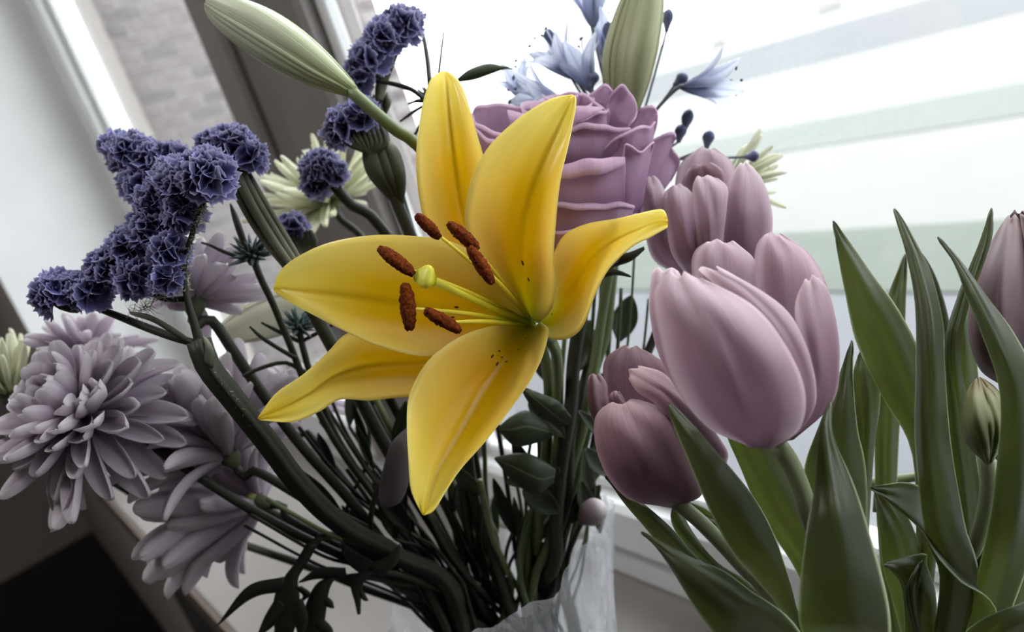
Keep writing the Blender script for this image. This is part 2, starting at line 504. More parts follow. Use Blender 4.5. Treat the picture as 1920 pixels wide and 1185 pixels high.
strip('asphalt_band', 13.2, 22.5, M_far, 'grey band of asphalt beyond the bright road')
strip('far_ground', 22.5, 90, M_soil, 'pale far ground beyond the grey band')

# brick wing of the house, bricks as single pieces
M_brick = solid_mat('weathered_brick', rgb(120, 108, 107), rgb(98, 90, 90), 9, 0.9, 0.3)
M_mortar = solid_mat('mortar', rgb(146, 141, 138), rgb(138, 133, 130), 20, 0.95)
bw = empty('wall_brick', (-4.6, 1.8, GZ), 'weathered pinkish brick wall of the house wing outside', None)
bw['kind'] = 'structure'
box('mortar_bed', -4.9, -4.508, 0.52, 3.02, GZ, 3.2, M_mortar, bw)
bv, bf = box_data(0, 0.2, -0.105, 0.105, -0.0325, 0.0325, 0.004)
M_brick2 = solid_mat('dark_brick', rgb(104, 95, 95), rgb(86, 79, 80), 9, 0.9, 0.3)
BRM = [make_mesh('brick', bv, bf, None, m_, False) for m_ in (M_brick, M_brick, M_brick2)]
cz = 0.0; nb = 0
for k in range(-14, 34):
    z = 0.36 + k * 0.075
    off = 0.1125 if k % 2 else 0.0
    for j in range(0, 12):
        y = 0.42 + off + j * 0.225
        if y > 2.95: continue
        px = PX((-4.5, y, z))
        if not (-60 < px[0] < 800 and -70 < px[1] < 700): continue
        if y < 0.64: continue
        place('brick', random.choice(BRM), bw, (-4.7 + random.uniform(-.003, .003), y, z), (1, 0, 0), (0, 0, 1)); nb += 1
print('bricks', nb)

# bare trees far across the road; haze put into their pale bark
M_bark = solid_mat('hazed_bark', rgb(190, 188, 184), rgb(172, 170, 168), 4, 0.9)
def bare_tree(x, y, h, label):
    t = empty('bare_tree', (x, y, GZ), label, 'tree', 'pale bare trees across the road')
    b = np.array((x, y, GZ))
    tr = [b, b + (0.05, 0, h * .3), b + (0.0, 0.1, h * .6), b + (0.1, 0, h)]
    tube('trunk', tr, [h * .035, h * .028, h * .02, h * .006], M_bark, t, 8, 14)
    for k in range(26):
        z = h * random.uniform(.28, .9); a = random.uniform(0, 6.28); l = (h - z) * random.uniform(.35, .6)
        s = b + (0.03, 0.03, z)
        dr = np.array((math.cos(a), math.sin(a), 0))
        tube('branch', [s, s + dr * l * .4 + (0, 0, l * .35), s + dr * l * .7 + (0, 0, l * .95)], [h * .014, h * .009, h * .003], M_bark, t, 6, 8)
for x, y, h, l in ((-25, 27, 12.0, 'pale bare tree across the road, upright and broad'),
                   (-19.5, 29, 9.0, 'pale bare tree across the road, shorter and thin'),
                   (-15.5, 31, 14.0, 'pale bare tree across the road, tallest of the row')):
    bare_tree(x, y, h, l)
# ------------------------------------------------------------------ vases
M_vase = clear_mat('vase_glass', (0.93, 0.95, 0.95, 1), haze=0.06)
M_wrap = clear_mat('cellophane', (0.93, 0.93, 0.95, 1), haze=0.27, rough=0.10, hazecol=(0.86, 0.86, 0.9, 1), wrinkle=38)
VX, VY = W(930, 1150, 0.466)[:2]
TX, TY = W(1620, 1300, 0.33)[:2]
def lathe(name, cx, cy, prof, mat, parent=None, sides=40, fn=None):
    V, F = [], []
    for r, z in prof:
        for k in range(sides):
            a = 2 * math.pi * k / sides
            rr, zz = (fn(a, r, z) if fn else (r, z))
            V.append((cx + rr * math.cos(a), cy + rr * math.sin(a), zz))
    for i in range(len(prof) - 1):
        for k in range(sides):
            k2 = (k + 1) % sides
            F.append((i * sides + k, i * sides + k2, (i + 1) * sides + k2, (i + 1) * sides + k))
    return add(name, V, F, mat, parent)
def glass_vase(cx, cy, r0, r1, h, label):
    t = empty('glass_vase', (cx, cy, 0), label, 'vase')
    prof = [(0.001, 0.0), (r0, 0.0), (r0 * 1.02, 0.01), ((r0 + r1) / 2, h * .5), (r1, h), (r1 - .002, h + .0015), (r1 - .004, h), ((r0 + r1) / 2 - .004, h * .5), (r0 - .005, 0.012), (0.001, 0.01)]
    lathe('vase_body', cx, cy, prof, M_vase, t)
    M_water = bpy.data.materials.get('vase_water') or clear_mat('vase_water', (0.88, 0.92, 0.9, 1))
    rw = r0 - .006
    lathe('water', cx, cy, [(0.001, 0.012), (rw, 0.012), (rw + (r1 - r0) * .4, h * .45), (0.001, h * .45)], M_water, t)
    return t
glass_vase(VX, VY, 0.046, 0.058, 0.165, 'clear glass vase holding the mixed bouquet inside cellophane')
glass_vase(TX, TY, 0.036, 0.044, 0.14, 'clear glass vase holding the pink tulips')

# crumpled cellophane around the bouquet vase
wrap = empty('cellophane_wrap', (VX, VY, 0.0), 'crumpled clear cellophane sleeve around the bouquet stems', 'wrapping')
ns, nr_ = 150, 26
camdir = math.atan2(-VY, -VX)            # from the vase towards the camera
V, F = [], []
for i in range(nr_):
    t = i / (nr_ - 1)
    for k in range(ns):
        a = 2 * math.pi * k / ns
        rel = (a - camdir + math.pi) % (2 * math.pi) - math.pi
        # high towards the camera and the tulips, pushed down at the far and left sides
        dg = math.degrees(rel)
        sm = lambda x: 0 if x <= 0 else (1 if x >= 1 else x * x * (3 - 2 * x))
        hi = sm((dg + 75) / 55) * (1 - sm((dg - 78) / 40))
        top = 0.205 + 0.056 * hi + 0.004 * math.sin(3 * a + 1) + 0.0022 * math.sin(11 * a) + 0.0012 * math.sin(23 * a + 2)
        z = 0.012 + (top - 0.012) * t
        fl = max(0.0, (z - 0.12) / 0.14)
        r = 0.0615 + 0.027 * fl ** 1.2 + t * t * (0.0022 * math.sin(17 * a + 3 * t) + 0.0014 * math.sin(31 * a + 5 * t) + 0.0022 * math.sin(7 * a + 9 * t))
        V.append((VX + r * math.cos(a), VY + r * math.sin(a), z))
for i in range(nr_ - 1):
    for k in range(ns):
        k2 = (k + 1) % ns
        F.append((i * ns + k, i * ns + k2, (i + 1) * ns + k2, (i + 1) * ns + k))
add('sleeve', V, F, M_wrap, wrap)
rb = [(VX + 0.0635 * math.cos(a), VY + 0.0635 * math.sin(a), 0.085 + 0.002 * math.sin(3 * a)) for a in np.linspace(0, 2 * math.pi, 49)]
M_band = solid_mat('rubber_band', rgb(200, 190, 170), rgb(190, 180, 160), 30, 0.6)
tube('rubber_band', rb, 0.0012, M_band, wrap, 6)

_slot = [0]
def to_vase(pts, spread=0.03, floor_z=0.016, cx=None, cy=None, rim=0.165):
    """extend a stem (world points) down through the mouth of the vase to its bottom"""
    cx = VX if cx is None else cx; cy = VY if cy is None else cy
    k = _slot[0]; _slot[0] += 1
    p = np.array(pts[-1], float)
    dv = p[:2] - (cx, cy)
    h = dv / max(np.linalg.norm(dv), 1e-6)
    g = k * 2.39996; rr = spread * math.sqrt(((k * 7) % 19 + 1) / 20)
    j = np.array((math.cos(g), math.sin(g))) * rr
    mid = np.array((cx, cy)) + h * min(np.linalg.norm(dv) * .5, spread * 0.7) + j * .8
    bot = np.array((cx, cy)) - h * spread * 0.2 + j * 1.1
    return [np.array(q, float) for q in pts] + [np.array((mid[0], mid[1], rim)), np.array((bot[0], bot[1], floor_z))]
STEMS = []
def defer(name, P, rad, r_end, mat, parent, sides=8, tulip=False, labels=None, free_ends=False, **k):
    """note a stem; all stems are laid side by side and built once the flowers stand"""
    P = np.array(P, float)
    ln = np.linalg.norm(np.diff(P, axis=0), axis=1).sum()
    n = int(min(90, max(20, ln / 0.0055)))
    Q = cr(P, 400)
    L = np.concatenate(([0], np.cumsum(np.linalg.norm(np.diff(Q, axis=0), axis=1))))
    t = np.linspace(0, L[-1], n)
    Q = np.stack([np.interp(t, L, Q[:, i]) for i in range(3)], axis=1)
    STEMS.append(dict(name=name, Q=Q, r=np.linspace(rad, r_end or rad, n), mat=mat, parent=parent, sides=sides, tulip=tulip, labels=labels, k=k))
def stem(name, pxpts, rad, mat, parent, n=26, sides=8, tulip=False, r_end=None, **k):
    """stem through (px, py, depth) points, continued into a vase"""
    P = [W(*p) for p in pxpts]
    P = to_vase(P, 0.018, 0.016, TX, TY, 0.14) if tulip else to_vase(P)
    defer(name, P, rad, r_end, mat, parent, sides, tulip, **k)

# ---- keeping things from passing through each other
def root_of(o):
    while o.parent is not None: o = o.parent
    return o
def world_geo(o):
    M = Matrix.Identity(4); q = o
    while q is not None:
        M = (Matrix.Translation(q.location) if q.parent is None else q.matrix_basis) @ M; q = q.parent
    me = o.data; co = np.empty(len(me.vertices) * 3); me.vertices.foreach_get('co', co)
    A = np.array(M); v = co.reshape(-1, 3) @ A[:3, :3].T + A[:3, 3]
    return v, [tuple(p.vertices) for p in me.polygons]
_geo = {}
def geo(o):
    if o.name not in _geo:
        v, f = world_geo(o); _geo[o.name] = (v, f, v.min(axis=0), v.max(axis=0))
    return _geo[o.name]
def foreign(own, lo, hi, stems=True, names=None, skip=('water', 'vase_body')):
    """one BVH of everything near the box that does not belong to the thing own"""
    V, F = [], []; n = 0
    for o in list(bpy.data.objects):
        if o.type != 'MESH' or not o.data.polygons: continue
        if o.name.split('.')[0] in skip: continue
        r = root_of(o)
        if r is own or r.get('kind') == 'structure': continue
        v, f, mn, mx = geo(o)
        if (mn > hi).any() or (mx < lo).any(): continue
        if len(f) > 300:
            ins = ((v > lo - .006) & (v < hi + .006)).all(axis=1)
            f = [p for p in f if ins[p[0]]]
        V.append(v); F += [tuple(i + n for i in p) for p in f]; n += len(v)
    if stems:
        for s in STEMS:
            if s['parent'] is own and own is not None: continue
            Q = s['Q']
            if (Q.min(axis=0) - .006 > hi).any() or (Q.max(axis=0) + .006 < lo).any(): continue
            v, f, u = tube_data(Q, s['r'], 6)
            V.append(v); F += [tuple(i + n for i in p) for p in f]; n += len(v)
    if not V: return None
    return BVHTree.FromPolygons([tuple(x) for x in np.vstack(V)], F)
# ------------------------------------------------------------------ yellow lily
M_lily_in = petal_mat('lily_petal', [(0.0, rgb(140, 160, 16)), (0.09, rgb(200, 184, 6)), (0.25, rgb(224, 174, 4)), (0.5, rgb(240, 198, 12)), (0.78, rgb(252, 232, 104)), (1.0, rgb(246, 220, 50))],  # pale outer half and margins: highlights on the tips put into the colour
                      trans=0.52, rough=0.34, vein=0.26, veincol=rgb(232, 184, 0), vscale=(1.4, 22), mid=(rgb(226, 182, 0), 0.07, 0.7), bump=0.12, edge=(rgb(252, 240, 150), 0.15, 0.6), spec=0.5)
M_anther = solid_mat('rust_pollen', rgb(124, 56, 16), rgb(58, 20, 6), 900, 0.95, 0.9, 0.1, bdist=0.0008)
M_fil = petal_mat('filament', [(0, rgb(150, 170, 30)), (0.3, rgb(226, 210, 60)), (1, rgb(240, 226, 110))], 0.3, 0.45, 0.05)
M_style = petal_mat('style', [(0, rgb(140, 165, 30)), (0.3, rgb(214, 206, 50)), (1, rgb(226, 222, 96))], 0.3, 0.35, 0.05)
M_fleck = solid_mat('dark_fleck', rgb(70, 30, 8), rgb(50, 20, 8), 300, 0.7)
M_gstem = petal_mat('green_stem', [(0, rgb(116, 128, 88)), (0.5, rgb(82, 92, 62)), (1, rgb(60, 68, 44))], 0.05, 0.45, 0.35, rgb(70, 84, 46), (3, 8))
M_dstem = petal_mat('dark_stem', [(0, rgb(48, 49, 38)), (1, rgb(34, 36, 27))], 0.03, 0.55, 0.5, rgb(26, 27, 21), (6, 8))
lily = empty('yellow_lily', W(1030, 640, 0.385), 'open bright yellow lily with rust brown anthers', 'lily')
def dd(pts, ds): return [(p[0], p[1], d) for p, d in zip(pts, ds)]
LP = {}
LP['left'] = (
 dd([(1000,600),(960,545),(900,482),(840,452),(780,443),(700,441),(620,454),(560,480),(525,508),(513,538)], [.36,.338,.325,.319,.318,.320,.326,.333,.339,.345]),
 dd([(1005,612),(950,597),(890,585),(820,575),(740,565),(660,553),(600,546),(560,543),(530,541),(513,541)], [.362,.351,.343,.337,.333,.332,.334,.338,.341,.345]),
 dd([(1000,622),(950,640),(890,660),(830,669),(770,665),(700,645),(640,618),(590,592),(545,568),(514,546)], [.364,.354,.343,.332,.324,.322,.327,.333,.339,.345]))
LP['bottom'] = (
 dd([(985,605),(920,612),(862,632),(812,667),(783,706),(766,748),(763,800),(766,860),(771,920),(792,965)], [.356,.334,.320,.312,.307,.303,.299,.296,.295,.296]),
 dd([(1000,612),(968,650),(935,690),(905,735),(875,790),(845,840),(820,885),(806,925),(798,950),(794,966)], [.362,.350,.339,.330,.321,.313,.306,.301,.298,.296]),
 dd([(1012,604),(1028,618),(1019,663),(998,708),(966,755),(918,818),(868,873),(838,917),(815,955),(797,966)], [.350,.333,.324,.317,.311,.305,.300,.297,.296,.296]))
LP['upper_right'] = (
 dd([(988,598),(945,545),(895,480),(872,420),(876,368),(886,330),(906,290),(935,254),(985,212),(1035,184),(1072,177)], [.36,.342,.330,.322,.318,.316,.316,.318,.321,.325,.329]),
 dd([(998,600),(985,555),(978,505),(978,450),(985,400),(1000,345),(1018,300),(1038,258),(1055,222),(1068,195),(1076,179)], [.362,.352,.344,.337,.331,.327,.325,.324,.325,.327,.329]),
 dd([(1012,605),(1034,580),(1041,540),(1038,480),(1042,420),(1047,365),(1054,320),(1064,275),(1072,235),(1079,200),(1079,181)], [.349,.330,.320,.314,.312,.312,.313,.316,.320,.325,.329]))
LP['top'] = (
 dd([(995,608),(900,545),(835,490),(800,430),(785,365),(780,300),(785,240),(794,188),(808,148),(828,133)], [.364,.352,.345,.340,.337,.336,.337,.341,.347,.353]),
 dd([(1000,610),(935,540),(892,465),(868,395),(856,325),(848,260),(842,205),(838,165),(835,145),(833,133)], [.364,.357,.351,.346,.343,.341,.342,.345,.349,.353]),
 dd([(1005,605),(980,550),(948,465),(928,385),(914,320),(898,265),(884,215),(868,165),(852,142),(838,133)], [.364,.354,.346,.341,.338,.337,.338,.342,.347,.353]))
LP['right'] = (
 dd([(1010,600),(1034,545),(1036,485),(1058,441),(1100,420),(1150,411),(1190,402),(1225,394),(1243,393),(1250,405)], [.362,.350,.343,.336,.329,.321,.312,.302,.295,.290]),
 dd([(1012,608),(1045,595),(1065,560),(1085,525),(1105,490),(1130,465),(1165,445),(1200,430),(1230,418),(1252,416)], [.364,.353,.346,.340,.333,.325,.315,.304,.296,.290]),
 dd([(1020,612),(1030,634),(1062,636),(1087,620),(1102,592),(1117,550),(1143,503),(1185,463),(1216,447),(1251,427)], [.362,.345,.334,.326,.320,.314,.307,.299,.294,.290]))
LP['lower_left'] = (
 dd([(1000,612),(930,610),(850,610),(770,605),(700,612),(648,627),(612,663),(566,704),(518,737),(485,780)], [.366,.358,.351,.346,.342,.338,.336,.334,.333,.333]),
 dd([(1002,618),(940,650),(865,675),(790,678),(720,682),(668,690),(622,708),(580,738),(530,765),(484,785)], [.366,.361,.356,.352,.348,.344,.340,.337,.335,.333]),
 dd([(1005,625),(950,690),(880,735),(810,740),(740,746),(690,751),(637,749),(600,771),(550,791),(489,788)], [.364,.354,.347,.343,.340,.337,.335,.333,.332,.333]))
petal_obj = {}
for key in ('lower_left', 'top', 'right', 'left', 'upper_right', 'bottom'):
    L, M, R = LP[key]
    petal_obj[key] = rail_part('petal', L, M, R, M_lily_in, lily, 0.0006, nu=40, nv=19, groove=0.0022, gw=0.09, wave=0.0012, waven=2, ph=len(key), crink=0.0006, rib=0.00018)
# dark flecks lying on the petals
def on_surface(o, x, y):
    b = base_of(o.parent)
    bvh = BVHTree.FromPolygons([tuple(np.array(v.co) + b) for v in o.data.vertices], [tuple(p.vertices) for p in o.data.polygons])
    dr = W(x, y, 1.0) - CAM
    h = bvh.ray_cast(Vector(CAM), Vector(_n(dr)))
    return (np.array(h[0]), np.array(h[1])) if h[0] is not None else (None, None)
def flecks(key, spots):
    V, F = [], []
    for x, y, s, ang in spots:
        p, nrm = on_surface(petal_obj[key], x, y)
        if p is None: continue
        if nrm.dot(FWD) > 0: nrm = -nrm
        tx = _n(WV(math.cos(ang), math.sin(ang), 0) - nrm * WV(math.cos(ang), math.sin(ang), 0).dot(nrm)); ty = np.cross(nrm, tx)
        b = len(V); r = s * 0.33 / FPX
        V.append(p + nrm * 0.00028)
        for k in range(10):
            a = k * math.pi / 5
            V.append(p + nrm * 0.00006 + tx * r * math.cos(a) + ty * r * 0.5 * math.sin(a))
        F += [(b, b + 1 + k, b + 1 + (k + 1) % 10) for k in range(10)]
    o = add('fleck', V, F, M_fleck, petal_obj[key]); o['kind'] = 'stuff'
    o['label'] = 'small dark flecks near the throat'
petal_obj_parent_fix = None
flecks('bottom', [(923,668,5,-.5),(936,658,3.5,-.3),(941,670,3,-.4),(932,682,5,-.7),(949,678,3.5,-.9),(972,655,3,-.9),(986,634,3,-1)])
flecks('upper_right', [(980,493,6,1.4),(991,524,4.5,1.4)])
flecks('left', [(856,576,5,.4),(849,595,4,.1),(883,554,3,.4)])
flecks('right', [(1035,589,3,-.9)])
# stamens: filament with a versatile rust anther
def anther_mesh(a, b):
    a, b = W(*a), W(*b); n = 22
    ax = _n(b - a); ln = np.linalg.norm(b - a)
    t = np.linspace(0, 1, n)
    P = np.array([a + (b - a) * s for s in t]) + np.outer(np.sin(t * math.pi), WV(0.15, -0.3, -1)) * ln * 0.03
    r = 0.0030 * np.clip(np.sin(np.pi * np.clip(t * .94 + .03, 0, 1)), 0, 1) ** 0.38
    V, F, U = tube_data(P, r, 22, ridge=0.17, nr=2, roll=0.5)
    V = V + rng.normal(0, 0.0002, V.shape)
    return V, F, U
stam = [((780,403,.307),(824,446,.311),(812,432)), ((840,418,.303),(897,468,.304),(868,442)), ((879,462,.300),(924,532,.304),(905,500)),
        ((711,465,.301),(776,515,.300),(770,505)), ((760,531,.298),(769,620,.299),(768,578)), ((796,582,.297),(863,620,.300),(840,604))]
base_px = [(985,585),(990,592),(992,596),(984,598),(984,606),(988,610)]
for (a, b, c), bp in zip(stam, base_px):
    dm = (a[2] + b[2]) / 2
    c3 = (c[0], c[1], dm + 0.0015)
    mid = ((c[0] * .5 + bp[0] * .5), (c[1] * .5 + bp[1] * .5) - 4, dm * .5 + .357 * .5 - 0.003)
    fl = px_tube('stamen', [(bp[0], bp[1], .357, 4.0), (mid[0], mid[1], mid[2], 4.2), (c3[0] * .85 + mid[0] * .15, c3[1] * .85 + mid[1] * .15, c3[2] + .004, 3.0), (c3[0], c3[1], c3[2], 1.6)], M_fil, lily, 18, 8)
    V, F, U = anther_mesh(a, b)
    an = add('anther', V, F, M_anther, fl, U); an['label'] = 'rust brown pollen covered anther'
pist = px_tube('pistil', [(990,606,.358,7.5), (940,586,.343,6.2), (880,558,.325,6.2), (830,535,.311,7.5), (806,524,.303,10)], M_style, lily, 22, 14)
sp = [W(*q) for q in ((812,527,.305), (804,523,.302), (797,519.5,.2995), (792,517,.298), (790,516,.2975))]
V, F, U = tube_data(cr(sp, 14), cr([[.0020], [.0032], [.0046], [.0042], [.0012]], 14)[:, 0], 24, ridge=0.12, nr=3)
st_ = add('stigma', V, F, M_style, pist, U); st_['label'] = 'pale green three lobed stigma'
# receptacle and stem going back down to the vase
px_tube('receptacle', [(1003,615,.366,5), (1006,617,.370,12), (1022,628,.376,13), (1035,640,.388,10)], M_gstem, lily, 12, 12)
stem('stem', [(1028,634,.382), (1046,668,.400), (1052,760,.425), (1040,900,.44), (1000,1040,.455)], 0.0032, M_gstem, lily)

# ------------------------------------------------------------------ lily buds
M_bud = petal_mat('pale_lily_bud', [(0, rgb(150, 164, 110)), (0.15, rgb(186, 194, 150)), (0.5, rgb(208, 212, 184)), (0.9, rgb(202, 206, 178)), (1, rgb(130, 140, 96))],
                  0.12, 0.4, 0.85, rgb(104, 118, 66), (0.9, 30), bump=0.9)
M_bud2 = petal_mat('green_lily_bud', [(0, rgb(150, 152, 112)), (0.5, rgb(186, 188, 150)), (1, rgb(172, 175, 134))], 0.2, 0.45, 0.5, rgb(84, 92, 50), (1.0, 18), bump=0.3)
M_bud3 = petal_mat('cream_lily_bud', [(0, rgb(170, 178, 128)), (0.4, rgb(226, 226, 210)), (1, rgb(218, 216, 192))], 0.4, 0.5, 0.4, rgb(170, 176, 130), (1.2, 14))
def bud(label, pts, mat, stempts, ridge=0.10, roll=0.0, rad=0.003, tip=True, group=None):
    t = empty('lily_bud', W(*pts[0][:3]), label, 'flower bud', group)
    px_tube('bud_head', pts, mat, t, 30, 36, ridge=ridge, nr=3, roll=roll)
    # raised ribs between the three outer petals
    Q = cr([p[:3] for p in pts], 30); R = cr([[p[3] * p[2] / FPX] for p in pts], 30)[:, 0]
    Pw = np.array([W(*q) for q in Q])
    T = np.gradient(Pw, axis=0); T /= np.linalg.norm(T, axis=1, keepdims=True)
    up = np.array((0.13, 0.21, 0.97))
    if abs(T[0].dot(up)) > 0.9: up = np.array((0.9, 0.3, 0.1))
    a = _n(np.cross(T[0], up)); rows = []
    for i in range(30):
        a = _n(a - T[i] * a.dot(T[i])); rows.append((a.copy(), np.cross(T[i], a)))
    for k in range(3):
        for off in (-0.1, 0.1):
            th = 2 * math.pi * k / 3 + roll + off
            line = [Pw[i] + R[i] * (1 + ridge * math.cos(3 * th)) * 0.975 * (math.cos(th) * rows[i][0] + math.sin(th) * rows[i][1]) for i in range(1, 29)]
            rr = 0.0015 * np.sin(np.linspace(0.12, 1, 28) * math.pi * .97) + 0.0001
            V, F, U = tube_data(line, rr, 8)
            add('petal_rib', V, F, mat, t, U)
    if stempts: stem('stem', stempts, rad, M_gstem, t)
    return t
bud('long pale green lily bud pointing up at the grey mullion',
    [(664,172,.352,12), (640,157,.353,20), (600,132,.354,33), (550,98,.355,42), (500,66,.357,44), (455,40,.359,39), (420,21,.361,30), (400,11,.362,20), (391,6,.363,9)], M_bud,
    [(655,168,.352), (700,208,.352), (745,246,.356), (790,280,.362), (900,420,.385), (1000,600,.41), (1035,760,.43), (1010,1000,.45)], roll=0.9, rad=0.0031)
bud('upright green lily bud standing behind the mauve rose',
    [(1176,215,.43,22), (1178,170,.43,38), (1184,120,.43,46), (1194,70,.43,46), (1206,15,.43,40), (1218,-40,.43,28), (1226,-80,.43,10)], M_bud2,
    [(1174,225,.43), (1168,330,.43), (1140,520,.435), (1090,800,.44), (1020,1030,.455)], roll=0.55, ridge=0.2)
bud('cream lily bud lying low behind the statice stems',
    [(665,548,.47,26), (620,556,.47,36), (560,572,.465,40), (500,592,.46,38), (450,612,.455,30), (412,630,.45,16)], M_bud3,
    [(660,550,.47), (720,590,.47), (800,760,.47), (880,1000,.465)])
# ------------------------------------------------------------------ tulips
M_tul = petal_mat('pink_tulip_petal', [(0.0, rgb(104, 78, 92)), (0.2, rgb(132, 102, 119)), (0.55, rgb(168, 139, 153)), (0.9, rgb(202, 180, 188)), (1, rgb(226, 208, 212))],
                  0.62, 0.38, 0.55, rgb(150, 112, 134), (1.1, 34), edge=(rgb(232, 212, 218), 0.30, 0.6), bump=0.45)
M_tulc = petal_mat('rosy_tulip_petal', [(0.0, rgb(92, 62, 76)), (0.3, rgb(116, 84, 98)), (0.7, rgb(156, 122, 134)), (1, rgb(212, 186, 190))],
                  0.52, 0.42, 0.5, rgb(112, 76, 94), (1.1, 30), edge=(rgb(214, 184, 190), 0.38, 0.5), bump=0.45)
M_tuld = petal_mat('shaded_tulip_petal', [(0.0, rgb(82, 58, 66)), (0.5, rgb(104, 78, 84)), (1, rgb(130, 104, 104))], 0.18, 0.5, 0.3, rgb(104, 76, 86), (1.1, 24))  # brownish dark petals: the tulip's unlit side put into the colour
M_tleaf = petal_mat('tulip_leaf', [(0.0, rgb(34, 38, 28)), (0.5, rgb(54, 58, 43)), (1, rgb(72, 77, 57))], 0.45, 0.36, 0.45, rgb(50, 58, 38), (0.6, 44), edge=(rgb(196, 208, 172), 0.455, 1.0), bump=0.4, tcol=rgb(176, 186, 124), spec=0.5)
M_tbud = petal_mat('green_tulip_bud', [(0.0, rgb(100, 112, 66)), (0.6, rgb(116, 116, 76)), (1, rgb(130, 112, 88))], 0.15, 0.5, 0.4, rgb(84, 92, 54), (1, 16))
M_tstem = petal_mat('tulip_stem', [(0, rgb(126, 132, 100)), (1, rgb(104, 118, 76))], 0.1, 0.4, 0.25, rgb(96, 100, 76), (3, 8))
M_stamen = solid_mat('tulip_stamen', rgb(60, 50, 40), rgb(90, 80, 50), 100, 0.8)
GT = 'tulips in the vase by the glass'
tB = empty('tulip', W(1440, 838, .272), 'largest pale pink tulip in full cup, in front of the others', 'tulip')
def pet(parent, L, M, R, mat, t=0.0007, **k):
    kk = dict(nu=30, nv=21, groove=-0.0009, gw=0.09, wave=0.0010, waven=1.6, ph=random.uniform(0, 6), crink=0.0014, rib=0.00030, tip=0.045); kk.update(k)
    return rail_part('petal', L, M, R, mat, parent, t, **kk)
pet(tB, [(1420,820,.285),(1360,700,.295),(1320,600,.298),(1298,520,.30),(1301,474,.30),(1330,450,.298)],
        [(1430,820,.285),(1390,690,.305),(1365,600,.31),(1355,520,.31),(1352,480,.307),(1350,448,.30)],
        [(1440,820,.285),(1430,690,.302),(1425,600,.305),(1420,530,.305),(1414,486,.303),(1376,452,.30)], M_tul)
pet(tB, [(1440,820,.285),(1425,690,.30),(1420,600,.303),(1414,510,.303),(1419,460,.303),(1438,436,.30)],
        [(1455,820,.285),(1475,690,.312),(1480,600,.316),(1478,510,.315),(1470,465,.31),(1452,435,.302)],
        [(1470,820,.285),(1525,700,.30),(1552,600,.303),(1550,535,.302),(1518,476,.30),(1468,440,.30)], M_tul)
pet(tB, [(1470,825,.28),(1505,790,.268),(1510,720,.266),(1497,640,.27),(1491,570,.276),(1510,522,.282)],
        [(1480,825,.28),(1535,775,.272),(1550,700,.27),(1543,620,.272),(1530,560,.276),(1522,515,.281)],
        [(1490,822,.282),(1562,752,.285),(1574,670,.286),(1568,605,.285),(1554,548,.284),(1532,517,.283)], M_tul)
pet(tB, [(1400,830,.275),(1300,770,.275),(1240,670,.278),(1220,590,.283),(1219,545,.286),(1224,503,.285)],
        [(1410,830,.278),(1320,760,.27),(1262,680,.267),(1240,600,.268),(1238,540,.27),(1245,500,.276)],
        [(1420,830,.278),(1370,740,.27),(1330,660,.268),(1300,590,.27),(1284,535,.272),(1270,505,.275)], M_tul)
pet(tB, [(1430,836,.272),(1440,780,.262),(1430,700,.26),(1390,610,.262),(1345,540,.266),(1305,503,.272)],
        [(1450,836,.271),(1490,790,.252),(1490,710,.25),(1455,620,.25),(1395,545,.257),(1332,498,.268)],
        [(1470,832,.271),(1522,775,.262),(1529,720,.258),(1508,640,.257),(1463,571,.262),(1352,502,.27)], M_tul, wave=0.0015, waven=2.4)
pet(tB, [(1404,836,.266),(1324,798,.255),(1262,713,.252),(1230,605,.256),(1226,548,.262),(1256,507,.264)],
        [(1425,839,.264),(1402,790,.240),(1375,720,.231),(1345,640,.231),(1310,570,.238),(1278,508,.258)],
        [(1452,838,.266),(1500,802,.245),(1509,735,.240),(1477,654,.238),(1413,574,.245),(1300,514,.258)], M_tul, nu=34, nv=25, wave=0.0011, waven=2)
stem('stem', [(1452,826,.272), (1482,870,.278), (1508,935,.285), (1530,1010,.295), (1560,1120,.31)], 0.0036, M_tstem, tB, tulip=True, sides=12)
for k in range(5):
    a = k * 1.256
    px_tube('stamen', [(1430 + 8 * math.cos(a), 790 + 5 * math.sin(a), .283, 3), (1425 + 20 * math.cos(a), 720 + 8 * math.sin(a), .282 + .004 * math.sin(a), 3), (1424 + 24 * math.cos(a), 670 + 8 * math.sin(a), .282 + .005 * math.sin(a), 4.5), (1424 + 25 * math.cos(a), 645, .282 + .005 * math.sin(a), 2)], M_stamen, tB, 10, 6)

tC = empty('tulip', W(1260, 948, .325), 'rosy half open tulip drooping below the largest tulip', 'tulip')
pet(tC, [(1240,940,.338),(1180,850,.345),(1140,760,.348),(1131,710,.348),(1136,672,.347),(1168,648,.345)],
        [(1255,940,.338),(1220,840,.358),(1190,760,.36),(1180,710,.358),(1180,675,.354),(1186,646,.347)],
        [(1270,940,.338),(1290,850,.352),(1290,770,.353),(1270,715,.352),(1245,680,.35),(1205,654,.347)], M_tulc)
pet(tC, [(1235,940,.335),(1160,860,.335),(1115,790,.338),(1101,745,.341),(1101,715,.342),(1106,702,.342)],
        [(1240,940,.335),(1170,850,.328),(1128,790,.33),(1115,748,.334),(1115,716,.337),(1116,700,.340)],
        [(1250,940,.335),(1190,850,.332),(1155,790,.336),(1140,752,.34),(1138,722,.342),(1126,701,.342)], M_tulc)
pet(tC, [(1275,940,.336),(1260,850,.315),(1245,790,.308),(1225,755,.308),(1195,735,.312),(1176,706,.320)],
        [(1290,940,.336),(1318,860,.312),(1300,800,.306),(1265,745,.306),(1220,712,.312),(1180,690,.320)],
        [(1300,938,.336),(1362,868,.324),(1352,826,.318),(1305,770,.315),(1248,703,.320),(1200,686,.324)], M_tulc, wave=0.0013, waven=2.2)
